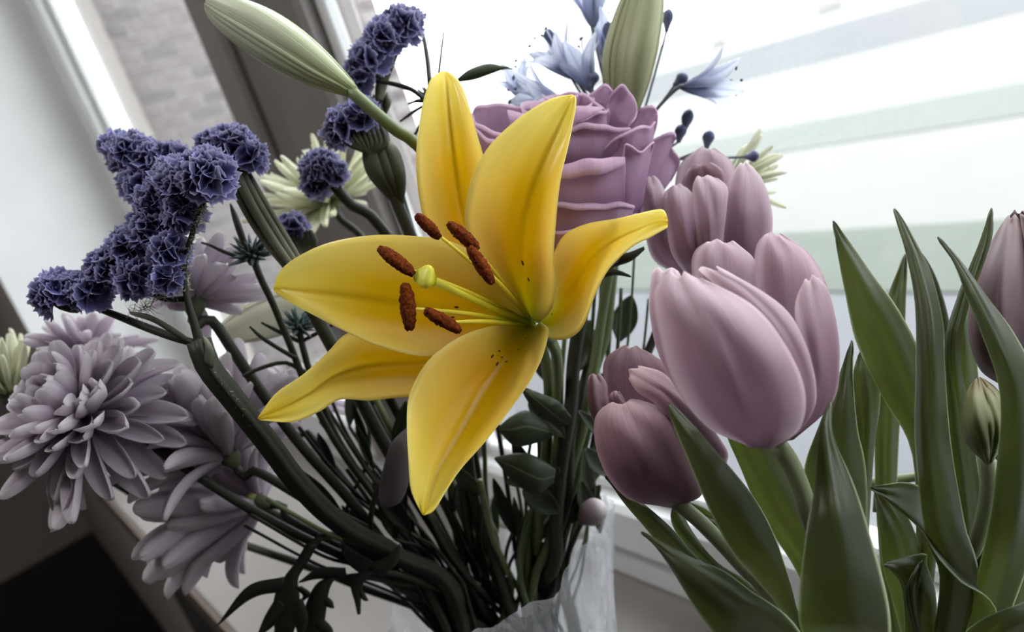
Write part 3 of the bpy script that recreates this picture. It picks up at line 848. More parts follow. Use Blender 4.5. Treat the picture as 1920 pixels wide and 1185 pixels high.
pet(tC, [(1240,948,.330),(1180,936,.318),(1140,895,.312),(1118,840,.311),(1115,788,.314),(1132,760,.318)],
        [(1262,951,.330),(1230,930,.308),(1205,880,.298),(1185,830,.297),(1168,785,.303),(1162,751,.314)],
        [(1280,946,.330),(1316,926,.318),(1298,880,.309),(1275,825,.306),(1245,770,.308),(1195,748,.316)], M_tulc, nu=32, nv=23, wave=0.001)
pet(tC, [(1230,900,.336),(1180,820,.334),(1150,770,.335),(1142,748,.336),(1146,738,.336),(1152,734,.335)],
        [(1240,900,.337),(1200,815,.331),(1168,768,.331),(1155,748,.332),(1154,738,.333),(1156,733,.334)],
        [(1250,900,.336),(1220,815,.334),(1190,772,.335),(1172,752,.336),(1166,741,.336),(1160,734,.335)], M_tulc)
stem('stem', [(1268,940,.328), (1320,985,.327), (1390,1060,.33), (1460,1150,.335)], 0.0034, M_tstem, tC, tulip=True, sides=12)

tA = empty('tulip', W(1320, 520, .39), 'pale pink tulip pressed against the mauve rose', 'tulip')
pet(tA, [(1310,520,.41),(1280,460,.415),(1270,400,.417),(1266,345,.416),(1276,308,.414),(1305,281,.411)],
        [(1320,520,.41),(1315,460,.425),(1315,400,.428),(1318,340,.425),(1322,300,.42),(1324,274,.413)],
        [(1330,520,.41),(1360,460,.415),(1375,400,.417),(1382,345,.416),(1372,304,.414),(1345,281,.412)], M_tul)
pet(tA, [(1300,520,.40),(1272,450,.404),(1270,400,.405),(1276,355,.405),(1284,330,.405),(1292,315,.405)],
        [(1310,520,.40),(1300,450,.412),(1302,400,.413),(1308,350,.412),(1312,320,.409),(1316,306,.406)],
        [(1320,520,.40),(1340,450,.405),(1352,400,.406),(1358,355,.406),(1358,325,.406),(1338,306,.406)], M_tulc)
pet(tA, [(1290,520,.39),(1228,490,.385),(1208,430,.384),(1200,375,.386),(1202,345,.388),(1214,333,.389)],
        [(1300,520,.39),(1248,480,.374),(1232,420,.372),(1224,370,.376),(1220,345,.382),(1222,329,.387)],
        [(1310,520,.39),(1280,470,.378),(1265,420,.377),(1252,375,.380),(1243,350,.384),(1232,332,.388)], M_tul)
pet(tA, [(1330,520,.39),(1344,460,.378),(1350,410,.377),(1354,372,.380),(1368,332,.385),(1388,306,.389)],
        [(1340,520,.39),(1385,470,.366),(1398,415,.364),(1400,370,.369),(1400,332,.377),(1396,303,.388)],
        [(1350,520,.39),(1432,500,.384),(1448,430,.382),(1444,380,.384),(1430,338,.387),(1405,306,.390)], M_tul, nu=30, nv=21)
pet(tA, [(1300,530,.385),(1262,480,.368),(1250,430,.365),(1243,385,.368),(1246,362,.372),(1262,349,.376)],
        [(1312,532,.385),(1292,480,.357),(1283,430,.354),(1277,385,.359),(1273,360,.366),(1271,344,.374)],
        [(1322,530,.385),(1316,480,.362),(1308,430,.360),(1303,390,.364),(1300,366,.370),(1285,350,.376)], M_tul, nu=30)
pet(tA, [(1312,530,.385),(1305,480,.361),(1301,430,.359),(1298,380,.363),(1299,350,.367),(1306,331,.372)],
        [(1325,532,.385),(1330,480,.355),(1330,430,.353),(1328,385,.358),(1325,350,.364),(1320,328,.372)],
        [(1335,530,.385),(1352,480,.362),(1358,430,.361),(1363,385,.364),(1364,352,.368),(1342,331,.373)], M_tul, nu=30, groove=-0.0016, gw=0.07)
stem('stem', [(1318,515,.398), (1360,640,.40), (1420,820,.40), (1496,1000,.392), (1545,1150,.388)], 0.0034, M_tstem, tA, tulip=True)

tD = empty('tulip', W(1890, 730, .33), 'dusky shaded tulip standing among the tall leaves', 'tulip')
for L, M, R in (
  ([(1900,725,.34),(1850,640,.345),(1838,560,.347),(1850,490,.347),(1880,430,.345),(1900,395,.342)],
   [(1915,725,.34),(1915,640,.358),(1915,560,.36),(1915,490,.358),(1912,430,.352),(1908,393,.344)],
   [(1930,725,.34),(1985,640,.347),(1995,560,.348),(1985,490,.348),(1960,430,.346),(1925,397,.343)]),
  ([(1915,725,.332),(1925,640,.318),(1925,560,.316),(1922,490,.320),(1915,430,.328),(1912,402,.333)],
   [(1930,725,.332),(1975,640,.312),(1980,560,.31),(1968,490,.314),(1945,430,.324),(1925,400,.333)],
   [(1940,725,.332),(2010,640,.328),(2016,560,.328),(2005,490,.330),(1975,435,.333),(1938,402,.335)]),
  ([(1880,724,.330),(1836,690,.326),(1816,615,.325),(1831,512,.327),(1868,436,.331),(1890,404,.334)],
   [(1895,727,.328),(1878,670,.310),(1872,600,.306),(1878,510,.311),(1890,440,.322),(1899,401,.332)],
   [(1910,724,.330),(1928,670,.318),(1930,600,.314),(1925,510,.318),(1918,440,.327),(1908,404,.334)])):
    pet(tD, L, M, R, M_tuld, nu=30, nv=19)
stem('stem', [(1900,720,.333), (1885,800,.336), (1850,950,.34), (1790,1120,.345)], 0.0034, M_tstem, tD, tulip=True)

tE = empty('tulip', W(1845, 865, .30), 'closed greenish tulip bud below the dusky tulip', 'tulip')
for k, (L, M, R) in enumerate((
  ([(1850,865,.305),(1818,830,.308),(1806,790,.31),(1808,750,.311),(1818,725,.31),(1832,709,.306)],
   [(1850,865,.305),(1845,830,.316),(1842,790,.319),(1840,750,.317),(1838,725,.313),(1836,707,.307)],
   [(1856,865,.305),(1875,830,.308),(1886,790,.31),(1884,755,.311),(1868,728,.31),(1842,708,.306)]),
  ([(1845,866,.300),(1815,835,.299),(1804,795,.299),(1808,750,.301),(1818,725,.303),(1830,711,.304)],
   [(1850,868,.299),(1840,835,.289),(1830,795,.287),(1828,750,.291),(1831,725,.297),(1834,708,.303)],
   [(1855,866,.300),(1866,835,.293),(1864,795,.291),(1852,755,.294),(1843,728,.299),(1838,711,.304)]),
  ([(1852,866,.300),(1850,835,.292),(1852,795,.290),(1846,750,.294),(1840,725,.299),(1836,709,.304)],
   [(1856,868,.300),(1868,835,.291),(1872,795,.290),(1864,752,.294),(1852,728,.299),(1840,708,.304)],
   [(1860,866,.301),(1880,835,.300),(1888,795,.301),(1884,758,.302),(1868,730,.304),(1844,710,.305)]))):
    pet(tE, L, M, R, M_tbud, nu=22, nv=13)
stem('stem', [(1852,862,.302), (1852,930,.306), (1830,1020,.315), (1780,1130,.33)], 0.0032, M_tstem, tE, tulip=True)

# leaves: rails from the base upwards; each belongs to one tulip
def leaf(parent, L, M, R, t=0.0009, **k):
    kk = dict(nu=34, nv=21, groove=0.0, wave=0.0012, waven=1.3, ph=random.uniform(0, 6), crink=0.0012, rib=0.00025); kk.update(k)
    return rail_part('leaf', L, M, R, M_tleaf, parent, t, **kk)
# behind and beside the largest tulip
leaf(tB, [(1575,1330,.36),(1536,1180,.345),(1493,1070,.335),(1428,968,.325),(1388,876,.318),(1362,815,.314),(1352,760,.312)],
         [(1583,1330,.36),(1556,1180,.342),(1520,1060,.331),(1468,965,.322),(1428,880,.315),(1398,810,.312),(1370,750,.312)],
         [(1591,1330,.36),(1578,1180,.345),(1540,1060,.336),(1510,985,.327),(1469,879,.320),(1440,810,.316),(1390,745,.313)])
leaf(tB, [(1600,1330,.33),(1510,1200,.275),(1499,1122,.262),(1513,992,.256),(1527,917,.257),(1537,805,.262),(1553,757,.268)],
         [(1625,1330,.33),(1585,1200,.258),(1575,1122,.247),(1565,992,.244),(1560,917,.248),(1550,810,.258),(1556,753,.268)],
         [(1650,1330,.33),(1668,1220,.268),(1665,1130,.257),(1630,1000,.252),(1600,908,.255),(1562,818,.262),(1559,757,.268)], nu=40, nv=17)
leaf(tB, [(1590,1330,.35),(1540,1120,.325),(1515,960,.312),(1508,880,.308),(1535,800,.306),(1566,725,.306),(1595,645,.308)],
         [(1600,1330,.35),(1575,1120,.318),(1562,960,.303),(1560,880,.299),(1570,800,.298),(1583,725,.301),(1597,638,.308)],
         [(1610,1330,.35),(1618,1120,.325),(1626,960,.311),(1622,870,.307),(1607,800,.305),(1600,715,.305),(1600,645,.308)])
leaf(tB, [(1584,1330,.398),(1585,1100,.372),(1590,940,.36),(1600,830,.356),(1602,760,.354),(1600,700,.353),(1612,660,.353)],
         [(1589,1330,.398),(1605,1100,.367),(1612,940,.354),(1622,830,.350),(1624,760,.348),(1620,700,.349),(1616,655,.353)],
         [(1594,1330,.398),(1622,1100,.372),(1632,940,.36),(1640,830,.357),(1650,750,.355),(1645,690,.355),(1622,656,.354)])
# around the drooping tulip
leaf(tC, [(1552,1330,.345),(1476,1162,.303),(1420,1090,.287),(1373,1036,.279),(1326,947,.274),(1288,858,.275),(1258,785,.281),(1252,760,.285)],
         [(1562,1330,.345),(1496,1176,.298),(1455,1070,.279),(1410,1000,.270),(1362,910,.266),(1316,830,.270),(1272,775,.280),(1254,757,.285)],
         [(1572,1330,.345),(1508,1192,.306),(1483,1100,.289),(1450,1000,.279),(1404,920,.275),(1340,848,.276),(1285,785,.281),(1257,757,.285)], nu=40, nv=15, wave=0.0012, waven=2)
leaf(tC, [(1560,1400,.33),(1440,1330,.295),(1340,1190,.275),(1305,1142,.271),(1278,1098,.270),(1250,1053,.272),(1225,1020,.276),(1203,1000,.282)],
         [(1572,1385,.345),(1488,1288,.302),(1400,1165,.268),(1350,1115,.263),(1305,1075,.262),(1270,1045,.266),(1235,1018,.273),(1202,998,.282)],
         [(1585,1375,.345),(1540,1262,.315),(1486,1165,.284),(1408,1108,.272),(1357,1071,.271),(1306,1050,.272),(1245,1020,.276),(1204,997,.282)], nu=40, nv=15)
leaf(tC, [(1560,1400,.36),(1420,1260,.345),(1330,1130,.335),(1270,1060,.330),(1206,985,.327),(1168,940,.328),(1148,910,.330),(1134,894,.332)],
         [(1570,1390,.36),(1440,1240,.341),(1350,1115,.331),(1290,1045,.326),(1222,972,.323),(1180,935,.325),(1152,907,.329),(1134,893,.332)],
         [(1580,1380,.36),(1460,1220,.345),(1370,1100,.335),(1306,1043,.330),(1254,985,.327),(1190,930,.328),(1156,903,.330),(1136,892,.332)])
leaf(tC, [(1560,1360,.37),(1450,1220,.362),(1370,1110,.356),(1310,1050,.353),(1272,1005,.352),(1258,975,.353),(1262,950,.355)],
         [(1570,1355,.37),(1470,1205,.358),(1385,1100,.352),(1325,1040,.349),(1282,992,.349),(1268,965,.351),(1264,948,.355)],
         [(1580,1350,.37),(1490,1190,.362),(1400,1090,.356),(1352,1066,.353),(1300,1000,.352),(1278,958,.353),(1266,947,.355)])
leaf(tC, [(1560,1340,.38),(1460,1160,.37),(1400,1080,.366),(1350,1010,.364),(1318,990,.364),(1296,965,.365),(1284,945,.366)],
         [(1570,1335,.38),(1475,1150,.366),(1412,1065,.362),(1365,1000,.360),(1328,975,.361),(1302,955,.363),(1286,942,.366)],
         [(1580,1330,.38),(1495,1140,.37),(1430,1050,.366),(1380,990,.364),(1340,965,.364),(1310,945,.365),(1288,940,.366)], wave=.002, waven=3)
# around the closed bud: the tall pair
leaf(tE, [(1696,1330,.375),(1715,1100,.362),(1712,860,.350),(1655,745,.347),(1607,645,.346),(1585,550,.346),(1570,470,.347),(1562,418,.349)],
         [(1706,1330,.375),(1732,1100,.356),(1738,850,.342),(1692,720,.337),(1645,610,.338),(1604,520,.341),(1578,455,.345),(1562,414,.349)],
         [(1716,1330,.375),(1750,1100,.362),(1768,850,.349),(1735,690,.344),(1690,590,.344),(1637,515,.345),(1592,452,.347),(1564,415,.349)], nu=42, nv=15, groove=0.002, gw=.2)
leaf(tE, [(1720,1330,.33),(1762,1100,.300),(1735,1000,.292),(1716,830,.282),(1718,690,.279),(1716,570,.282),(1700,480,.288),(1682,420,.294),(1675,394,.298)],
         [(1740,1330,.33),(1795,1100,.293),(1770,990,.285),(1748,830,.273),(1746,690,.271),(1742,590,.275),(1722,500,.283),(1694,425,.292),(1677,391,.298)],
         [(1760,1330,.33),(1832,1100,.300),(1808,980,.293),(1782,830,.284),(1771,690,.281),(1766,600,.283),(1744,510,.288),(1703,430,.294),(1679,393,.298)], nu=44, nv=15)
leaf(tE, [(1740,1330,.395),(1790,1000,.372),(1790,830,.358),(1775,680,.355),(1765,590,.354),(1745,520,.355),(1728,480,.357)],
         [(1745,1330,.395),(1800,1000,.368),(1800,830,.353),(1782,680,.350),(1770,590,.350),(1750,520,.352),(1728,476,.357)],
         [(1750,1330,.395),(1810,1000,.372),(1808,830,.358),(1790,680,.355),(1776,590,.354),(1754,520,.355),(1730,476,.357)])
leaf(tE, [(1690,1330,.39),(1650,1050,.388),(1640,830,.386),(1650,680,.384),(1662,570,.384),(1678,520,.385),(1695,478,.387)],
         [(1695,1330,.39),(1665,1050,.384),(1660,830,.381),(1672,680,.379),(1680,570,.380),(1690,520,.383),(1697,476,.387)],
         [(1700,1330,.39),(1680,1050,.388),(1685,830,.386),(1695,680,.384),(1698,570,.384),(1700,520,.385),(1700,478,.387)])
leaf(tE, [(1860,1330,.32),(1870,1150,.293),(1800,1090,.287),(1757,1043,.288),(1728,996,.292),(1680,953,.299),(1650,930,.303),(1632,916,.306)],
         [(1850,1330,.32),(1830,1130,.300),(1785,1040,.297),(1752,985,.299),(1722,950,.303),(1685,928,.306),(1655,918,.307),(1632,915,.307)],
         [(1840,1330,.32),(1800,1120,.312),(1775,1000,.311),(1755,950,.311),(1730,915,.311),(1695,904,.311),(1662,908,.309),(1633,914,.307)], nu=40, nv=13)
leaf(tE, [(1722,1310,.382),(1680,1150,.364),(1655,1060,.353),(1650,1000,.348),(1646,950,.348),(1640,915,.349)],
         [(1730,1310,.382),(1708,1140,.359),(1690,1050,.347),(1676,990,.343),(1660,945,.345),(1646,912,.349)],
         [(1738,1310,.382),(1738,1130,.364),(1730,1046,.354),(1712,990,.349),(1690,950,.349),(1656,912,.350)])
leaf(tE, [(1740,1330,.34),(1700,1230,.32),(1696,1150,.312),(1690,1100,.310),(1672,1070,.311),(1657,1060,.314)],
         [(1750,1330,.34),(1725,1230,.316),(1720,1140,.308),(1708,1080,.307),(1685,1058,.309),(1658,1058,.314)],
         [(1760,1330,.34),(1755,1220,.32),(1755,1120,.314),(1738,1060,.312),(1732,1038,.312),(1662,1056,.315)])
leaf(tE, [(1750,1330,.34),(1722,1240,.315),(1708,1172,.306),(1698,1115,.303),(1708,1080,.304),(1728,1052,.307)],
         [(1760,1330,.34),(1735,1240,.312),(1716,1172,.304),(1708,1115,.302),(1716,1080,.303),(1730,1050,.307)],
         [(1770,1330,.34),(1745,1240,.315),(1724,1172,.309),(1722,1115,.309),(1726,1080,.308),(1733,1052,.308)])
# around the dusky tulip
leaf(tD, [(1760,1330,.36),(1800,1050,.345),(1780,800,.332),(1771,650,.314),(1796,555,.314),(1818,500,.315),(1840,443,.317),(1858,392,.319)],
         [(1775,1330,.36),(1820,1050,.339),(1800,800,.327),(1786,660,.308),(1804,572,.309),(1828,505,.312),(1849,445,.315),(1859,390,.319)],
         [(1790,1330,.36),(1845,1050,.345),(1822,800,.333),(1800,670,.314),(1815,575,.314),(1842,500,.315),(1860,440,.317),(1861,393,.319)], nu=40)
leaf(tD, [(1760,1330,.36),(1840,1050,.296),(1872,850,.283),(1874,730,.278),(1840,622,.276),(1812,555,.279),(1788,492,.284),(1758,446,.290)],
         [(1790,1330,.36),(1880,1050,.288),(1910,850,.274),(1905,730,.269),(1872,640,.268),(1835,560,.273),(1798,496,.282),(1758,444,.290)],
         [(1820,1330,.36),(1930,1050,.296),(1955,860,.283),(1950,730,.277),(1905,632,.275),(1853,560,.278),(1806,496,.284),(1761,444,.290)], nu=42, nv=15)
leaf(tD, [(1760,1330,.40),(1790,1000,.39),(1792,800,.386),(1790,680,.385),(1792,600,.385),(1805,540,.386)],
         [(1770,1330,.40),(1812,1000,.386),(1814,800,.380),(1810,680,.379),(1806,600,.380),(1808,535,.386)],
         [(1780,1330,.40),(1838,1000,.39),(1840,800,.386),(1832,680,.385),(1822,600,.385),(1812,540,.386)])
leaf(tD, [(1770,1380,.33),(1800,1210,.288),(1832,1168,.278),(1872,1148,.272),(1915,1131,.268),(1980,1100,.268),(2040,1060,.272)],
         [(1780,1400,.33),(1830,1250,.280),(1865,1195,.270),(1905,1168,.264),(1950,1150,.262),(2010,1115,.265),(2044,1060,.272)],
         [(1790,1420,.33),(1860,1300,.285),(1905,1235,.276),(1950,1200,.270),(1995,1170,.267),(2040,1120,.269),(2046,1062,.272)])
leaf(tD, [(1780,1330,.38),(1850,1180,.372),(1872,1080,.368),(1885,1000,.367),(1905,920,.367),(1940,850,.368)],
         [(1790,1330,.38),(1880,1180,.366),(1905,1080,.361),(1918,1000,.361),(1930,920,.363),(1944,848,.368)],
         [(1800,1330,.38),(1915,1180,.372),(1945,1080,.368),(1955,1000,.367),(1955,920,.367),(1948,850,.368)])
leaf(tD, [(1780,1330,.36),(1810,1180,.352),(1820,1060,.346),(1850,960,.346),(1880,880,.346),(1905,800,.346)],
         [(1795,1330,.36),(1840,1180,.347),(1860,1060,.340),(1885,960,.340),(1905,880,.342),(1912,798,.346)],
         [(1810,1330,.36),(1875,1180,.352),(1905,1060,.346),(1925,960,.346),(1930,880,.346),(1918,800,.346)])
# pale green stalk lying across behind the leaves
ts = empty('cut_flower_stalk', W(1626, 905, .40), 'thin pale green cut stalk lying across behind the tulip leaves', 'stalk')
px_tube('stalk', [(1590,905,.40,9), (1640,904,.40,9), (1690,898,.40,9), (1760,888,.40,9)], M_tstem, ts, 10, 10)
px_tube('side_shoot', [(1640,960,.398,4), (1643,920,.398,4), (1646,893,.398,2)], M_tstem, ts, 8, 8)
# ------------------------------------------------------------------ mauve rose
M_rose = petal_mat('mauve_rose_petal', [(0.0, rgb(128, 92, 126)), (0.4, rgb(176, 142, 170)), (0.8, rgb(196, 164, 188)), (1, rgb(214, 186, 206))],
                   0.55, 0.5, 0.35, rgb(150, 112, 146), (1.0, 34), bump=0.45)
rose = empty('mauve_rose', W(1090, 480, .40), 'full mauve rose in bloom behind the yellow lily', 'rose')
def rose_patch(rim, base, bulge=0.006, lip=0.0, nv=26, lipd=0.004, t=0.0006):
    nv += 12
    a, b = cr(rim, nv), cr(base, nv)
    q = np.linspace(0, 1, nv); ph = len(rose.children) * 1.7
    a[:, 1] += 2.2 * np.sin(9 * q + ph) + 1.2 * np.sin(21 * q + 2 * ph); a[:, 2] += 0.0012 * np.sin(7 * q + ph * 1.3) + 0.0006 * np.sin(17 * q + ph)
    lip = lip + 3
    rows = []
    n = 14
    for i in range(n):
        s = i / (n - 1)
        r = b + (a - b) * s
        r = r.copy(); r[:, 2] -= bulge * np.sin(math.pi * s) - 0.0011 * s * np.sin(6 * q + 4 * s + ph)
        rows.append(r)
    if lip:
        tap = np.sin(np.linspace(0.05, 1, nv) * math.pi * 0.93) ** 0.6
        for k in range(1, 7):
            th = k / 6 * math.pi * 1.05
            r = a.copy()
            r[:, 1] += tap * lip * (0.5 * (1 - math.cos(th)) - 0.22 * math.sin(th))
            r[:, 2] -= tap * lipd * math.sin(th * .62)
            rows.append(r)
    G = np.array([[W(*p) for p in r] for r in rows])
    V, F, U = shell(G, t)
    return add('petal', V, F, M_rose, rose, U)
# far petals first
rose_patch([(884,214,.392),(893,199,.394),(917,196,.397),(955,199,.400),(998,200,.402),(1050,196,.404)], [(900,300,.400),(915,310,.402),(935,320,.404),(965,330,.405),(1000,330,.406),(1040,330,.407)], -.004, 4)
rose_patch([(886,212,.384),(892,230,.380),(912,242,.377),(942,249,.375),(975,250,.374),(1010,246,.374)], [(905,300,.390),(915,320,.386),(935,330,.382),(960,330,.380),(990,330,.379),(1020,330,.379)], .003, 5)
rose_patch([(888,238,.378),(905,255,.373),(930,262,.370),(960,270,.368),(1000,280,.367)], [(915,340,.388),(930,360,.384),(960,370,.380),(990,370,.378),(1020,370,.377)], .004, 6)
rose_patch([(1030,190,.398),(1060,182,.398),(1098,179,.397),(1118,168,.396),(1136,161,.395),(1148,169,.394),(1150,185,.392)], [(1030,260,.400),(1060,262,.400),(1090,262,.400),(1110,262,.399),(1130,260,.398),(1145,255,.397),(1155,250,.395)], -.004, 3)
rose_patch([(1040,178,.390),(1070,172,.389),(1092,177,.387),(1112,188,.386),(1130,200,.385),(1144,210,.385)], [(1040,260,.392),(1060,262,.391),(1080,262,.390),(1100,262,.389),(1120,260,.389),(1140,256,.388)], -.003, 3)
rose_patch([(1138,200,.392),(1146,178,.392),(1160,164,.391),(1171,162,.390),(1180,171,.389),(1190,186,.387),(1194,205,.384),(1188,226,.381),(1176,240,.378)], [(1110,260,.392),(1120,262,.391),(1130,264,.391),(1140,266,.390),(1148,268,.389),(1154,270,.387),(1158,272,.385),(1158,276,.382),(1154,280,.379)], .002, 2)
rose_patch([(1180,238,.388),(1196,212,.388),(1204,200,.387),(1226,198,.386),(1232,212,.384),(1231,232,.382),(1222,262,.380)], [(1140,300,.390),(1150,305,.389),(1160,310,.388),(1175,315,.387),(1185,320,.386),(1195,325,.385),(1200,330,.383)], .003, 3)
rose_patch([(1050,238,.380),(1078,228,.378),(1110,216,.377),(1136,208,.378),(1142,202,.380)], [(1050,290,.384),(1075,290,.382),(1100,288,.381),(1125,284,.381),(1140,280,.382)], .002, 2)
rose_patch([(1025,262,.374),(1050,248,.372),(1078,238,.370),(1104,233,.369),(1130,233,.370),(1152,237,.371),(1183,242,.375)], [(1030,330,.378),(1055,332,.375),(1080,333,.373),(1105,332,.372),(1130,330,.373),(1150,328,.374),(1172,320,.378)], .004, 7)
rose_patch([(1096,312,.3745),(1120,292,.371),(1146,268,.369),(1166,252,.369),(1186,241,.370),(1206,234,.372),(1220,236,.374),(1228,232,.377),(1226,254,.378)], [(1090,345,.377),(1110,345,.375),(1135,345,.374),(1155,345,.373),(1170,345,.374),(1185,345,.375),(1195,342,.377),(1205,338,.379),(1212,332,.380)], .003, 2)
rose_patch([(1205,300,.398),(1220,268,.399),(1240,252,.400),(1261,247,.401),(1267,256,.402),(1257,276,.403),(1274,301,.405),(1258,338,.406)], [(1175,400,.398),(1184,400,.399),(1192,400,.400),(1200,400,.401),(1207,400,.402),(1212,398,.403),(1217,395,.404),(1222,390,.405)], .003, 2)
rose_patch([(1015,328,.366),(1040,314,.361),(1075,306,.358),(1110,301,.357),(1145,296,.358),(1172,292,.361)], [(1020,420,.371),(1045,425,.366),(1080,428,.363),(1115,427,.362),(1150,422,.364),(1178,410,.367)], .004, 26, lipd=.007)
rose_patch([(1150,300,.3615),(1168,294,.361),(1172,272,.363),(1184,277,.362),(1200,284,.364),(1216,272,.368),(1226,266,.371),(1214,300,.371),(1212,330,.374)], [(1095,430,.365),(1118,432,.365),(1138,430,.365),(1155,426,.366),(1170,420,.367),(1184,412,.369),(1195,402,.371),(1202,390,.374),(1206,380,.376)], .004, 0, nv=34)
rose_patch([(1015,392,.363),(1045,383,.357),(1085,381,.355),(1125,381,.356),(1160,382,.359),(1190,386,.365)], [(1030,480,.372),(1055,488,.367),(1085,490,.364),(1115,486,.364),(1145,476,.366),(1170,460,.370)], .004, 8)
rose_patch([(1020,440,.360),(1050,432,.354),(1090,428,.353),(1130,424,.355),(1165,412,.360),(1196,398,.368)], [(1050,510,.374),(1070,515,.370),(1095,515,.368),(1120,510,.368),(1145,500,.370),(1165,485,.374)], .004, 4)
# heart of the rose, a tight spiral
for k in range(9):
    a0 = k * 2.4; r = 0.006 + 0.0022 * k
    c = W(1050, 210 + 3 * k, .392)
    up = _n(WV(-0.05, -0.93, -0.36)); e1 = _n(np.cross(up, FWD)); e2 = np.cross(up, e1)
    G = np.zeros((10, 12, 3))
    for i in range(10):
        for j in range(12):
            th = a0 + (j / 11 - .5) * 2.6; s = i / 9
            rr = r * (0.75 + .35 * math.sin(s * 2.2)) + (0.003 * max(0, s - .8) / .2)
            G[i, j] = c + e1 * rr * math.cos(th) + e2 * rr * math.sin(th) + up * (s * 0.03 - 0.02 - 0.004 * abs(j / 11 - .5) * 2 * s)
    V, F, U = shell(G, .0006)
    add('petal', V, F, M_rose, rose, U)
M_sepal = petal_mat('rose_sepal', [(0, rgb(54, 60, 44)), (1, rgb(44, 48, 36))], 0.1, 0.6, 0.3)
px_tube('hip', [(1095,478,.388,50), (1098,500,.392,34), (1100,520,.396,18), (1101,535,.398,10)], M_sepal, rose, 12, 16)
rail_part('sepal', [(1110,505,.385),(1150,480,.377),(1182,472,.371),(1207,462,.370)], [(1112,510,.384),(1152,490,.374),(1184,481,.369),(1208,465,.370)], [(1114,515,.385),(1154,500,.377),(1184,489,.371),(1209,468,.370)], M_sepal, rose, .0006)
rail_part('sepal', [(1110,512,.385),(1135,505,.377),(1155,505,.375),(1182,517,.377)], [(1112,516,.384),(1137,512,.374),(1157,510,.373),(1183,518,.377)], [(1112,522,.385),(1135,520,.377),(1155,516,.375),(1183,520,.377)], M_sepal, rose, .0006)
stem('stem', [(1100,525,.398), (1085,600,.41), (1065,700,.42), (1048,850,.43), (1030,1000,.445)], 0.0042, M_dstem, rose)
M_rleaf = petal_mat('rose_leaf', [(0, rgb(50, 58, 42)), (1, rgb(60, 68, 50))], 0.22, 0.5, 0.35, rgb(60, 72, 48), (4, 14), mid=(rgb(130, 138, 110), 0.04, 0.7))
rail_part('leaf', [(1050,800,.40),(1010,780,.392),(985,745,.388),(978,728,.387)], [(1065,795,.395),(1030,770,.386),(1000,745,.384),(980,727,.387)], [(1072,782,.392),(1050,755,.388),(1020,740,.387),(983,726,.387)], M_rleaf, rose, .0006, wave=.0012, waven=5)
rail_part('leaf', [(1038,905,.418),(1012,925,.414),(982,918,.412),(955,895,.413),(928,862,.416)], [(1040,892,.416),(1015,898,.408),(988,888,.406),(960,874,.409),(927,860,.416)], [(1042,880,.416),(1022,866,.412),(996,852,.410),(966,850,.412),(929,857,.416)], M_rleaf, rose, .0006)
rail_part('leaf', [(1030,800,.42),(990,770,.415),(960,780,.413),(935,800,.414)], [(1030,810,.418),(990,800,.41),(960,805,.409),(935,805,.413)], [(1030,822,.42),(990,835,.415),(962,835,.413),(935,808,.414)], M_rleaf, rose, .0006)
# ------------------------------------------------------------------ purple statice
M_stat = petal_mat('statice_papery', [(0.0, rgb(36, 32, 62)), (0.5, rgb(58, 54, 98)), (0.85, rgb(92, 89, 138)), (1, rgb(166, 164, 206))], 0.3, 0.75, 0.35, rgb(66, 60, 116), (1.5, 30), bump=0.2)
M_statc = petal_mat('statice_calyx', [(0, rgb(50, 52, 38)), (0.6, rgb(70, 72, 56)), (1, rgb(130, 130, 114))], 0.12, 0.7, 0.4, rgb(50, 52, 38), (2, 20))
M_hair = solid_mat('dry_bristle', rgb(190, 186, 170), rgb(160, 154, 138), 50, 0.7)
def floret_mesh(seed):
    r_ = random.Random(seed)
    V, F, U = [], [], []
    nseg, rows = 42, [(0.0, 0.10), (0.32, 0.20), (0.62, 0.48), (0.86, 0.82), (1.0, 1.0)]
    ph = r_.uniform(0, 6)
    for i, (z, r) in enumerate(rows):
        s = i / 4
        for k in range(nseg):
            a = 2 * math.pi * k / nseg
            ruf = 0.12 * math.sin(5 * a + ph) + 0.13 * math.sin(11 * a + 2 * ph) + (0.12 if k % 2 else -0.08) * (1 if i == 4 else .3)
            rr = r * (1 + s * 0.5 * ruf)
            zz = z * (0.9 + 0.0 * s) + s * s * 0.35 * ruf + (r_.uniform(-.06, .06) if i == 4 else 0)
            V.append((zz, rr * math.cos(a), rr * math.sin(a))); U.append((s, k / nseg))
    for i in range(4):
        for k in range(nseg):
            k2 = (k + 1) % nseg
            F.append((i * nseg + k, i * nseg + k2, (i + 1) * nseg + k2, (i + 1) * nseg + k))
    # inner folds that close the mouth of the papery calyx
    for q in range(3):
        b = len(V); a0 = ph + q * 2.1
        for i in range(5):
            for j in range(4):
                s = i / 4; t_ = j / 3 - .5
                V.append((0.15 + s * 0.75 + r_.uniform(-.05, .05), (0.12 + .45 * s) * math.cos(a0 + t_ * 1.8) * (0.5 + .4 * abs(t_)), (0.12 + .45 * s) * math.sin(a0 + t_ * 1.8) * (0.6 + .5 * t_)))
                U.append((0.3 + .6 * s, j / 3))
        for i in range(4):
            for j in range(3):
                F.append((b + i * 4 + j, b + i * 4 + j + 1, b + i * 4 + j + 5, b + i * 4 + j + 4))
    return make_mesh('statice_floret', V, F, U, M_stat)
def calyx_mesh():
    P = [(0, 0, 0), (.25, 0, 0), (.55, 0.02, 0), (.8, 0.03, 0), (1, 0.03, 0)]
    V, F, U = tube_data(np.array(P, float), np.array([.05, .13, .15, .10, .02]), 7)
    return make_mesh('calyx', V, F, U, M_statc)
FLO = [floret_mesh(s) for s in range(6)]
CAL = calyx_mesh()
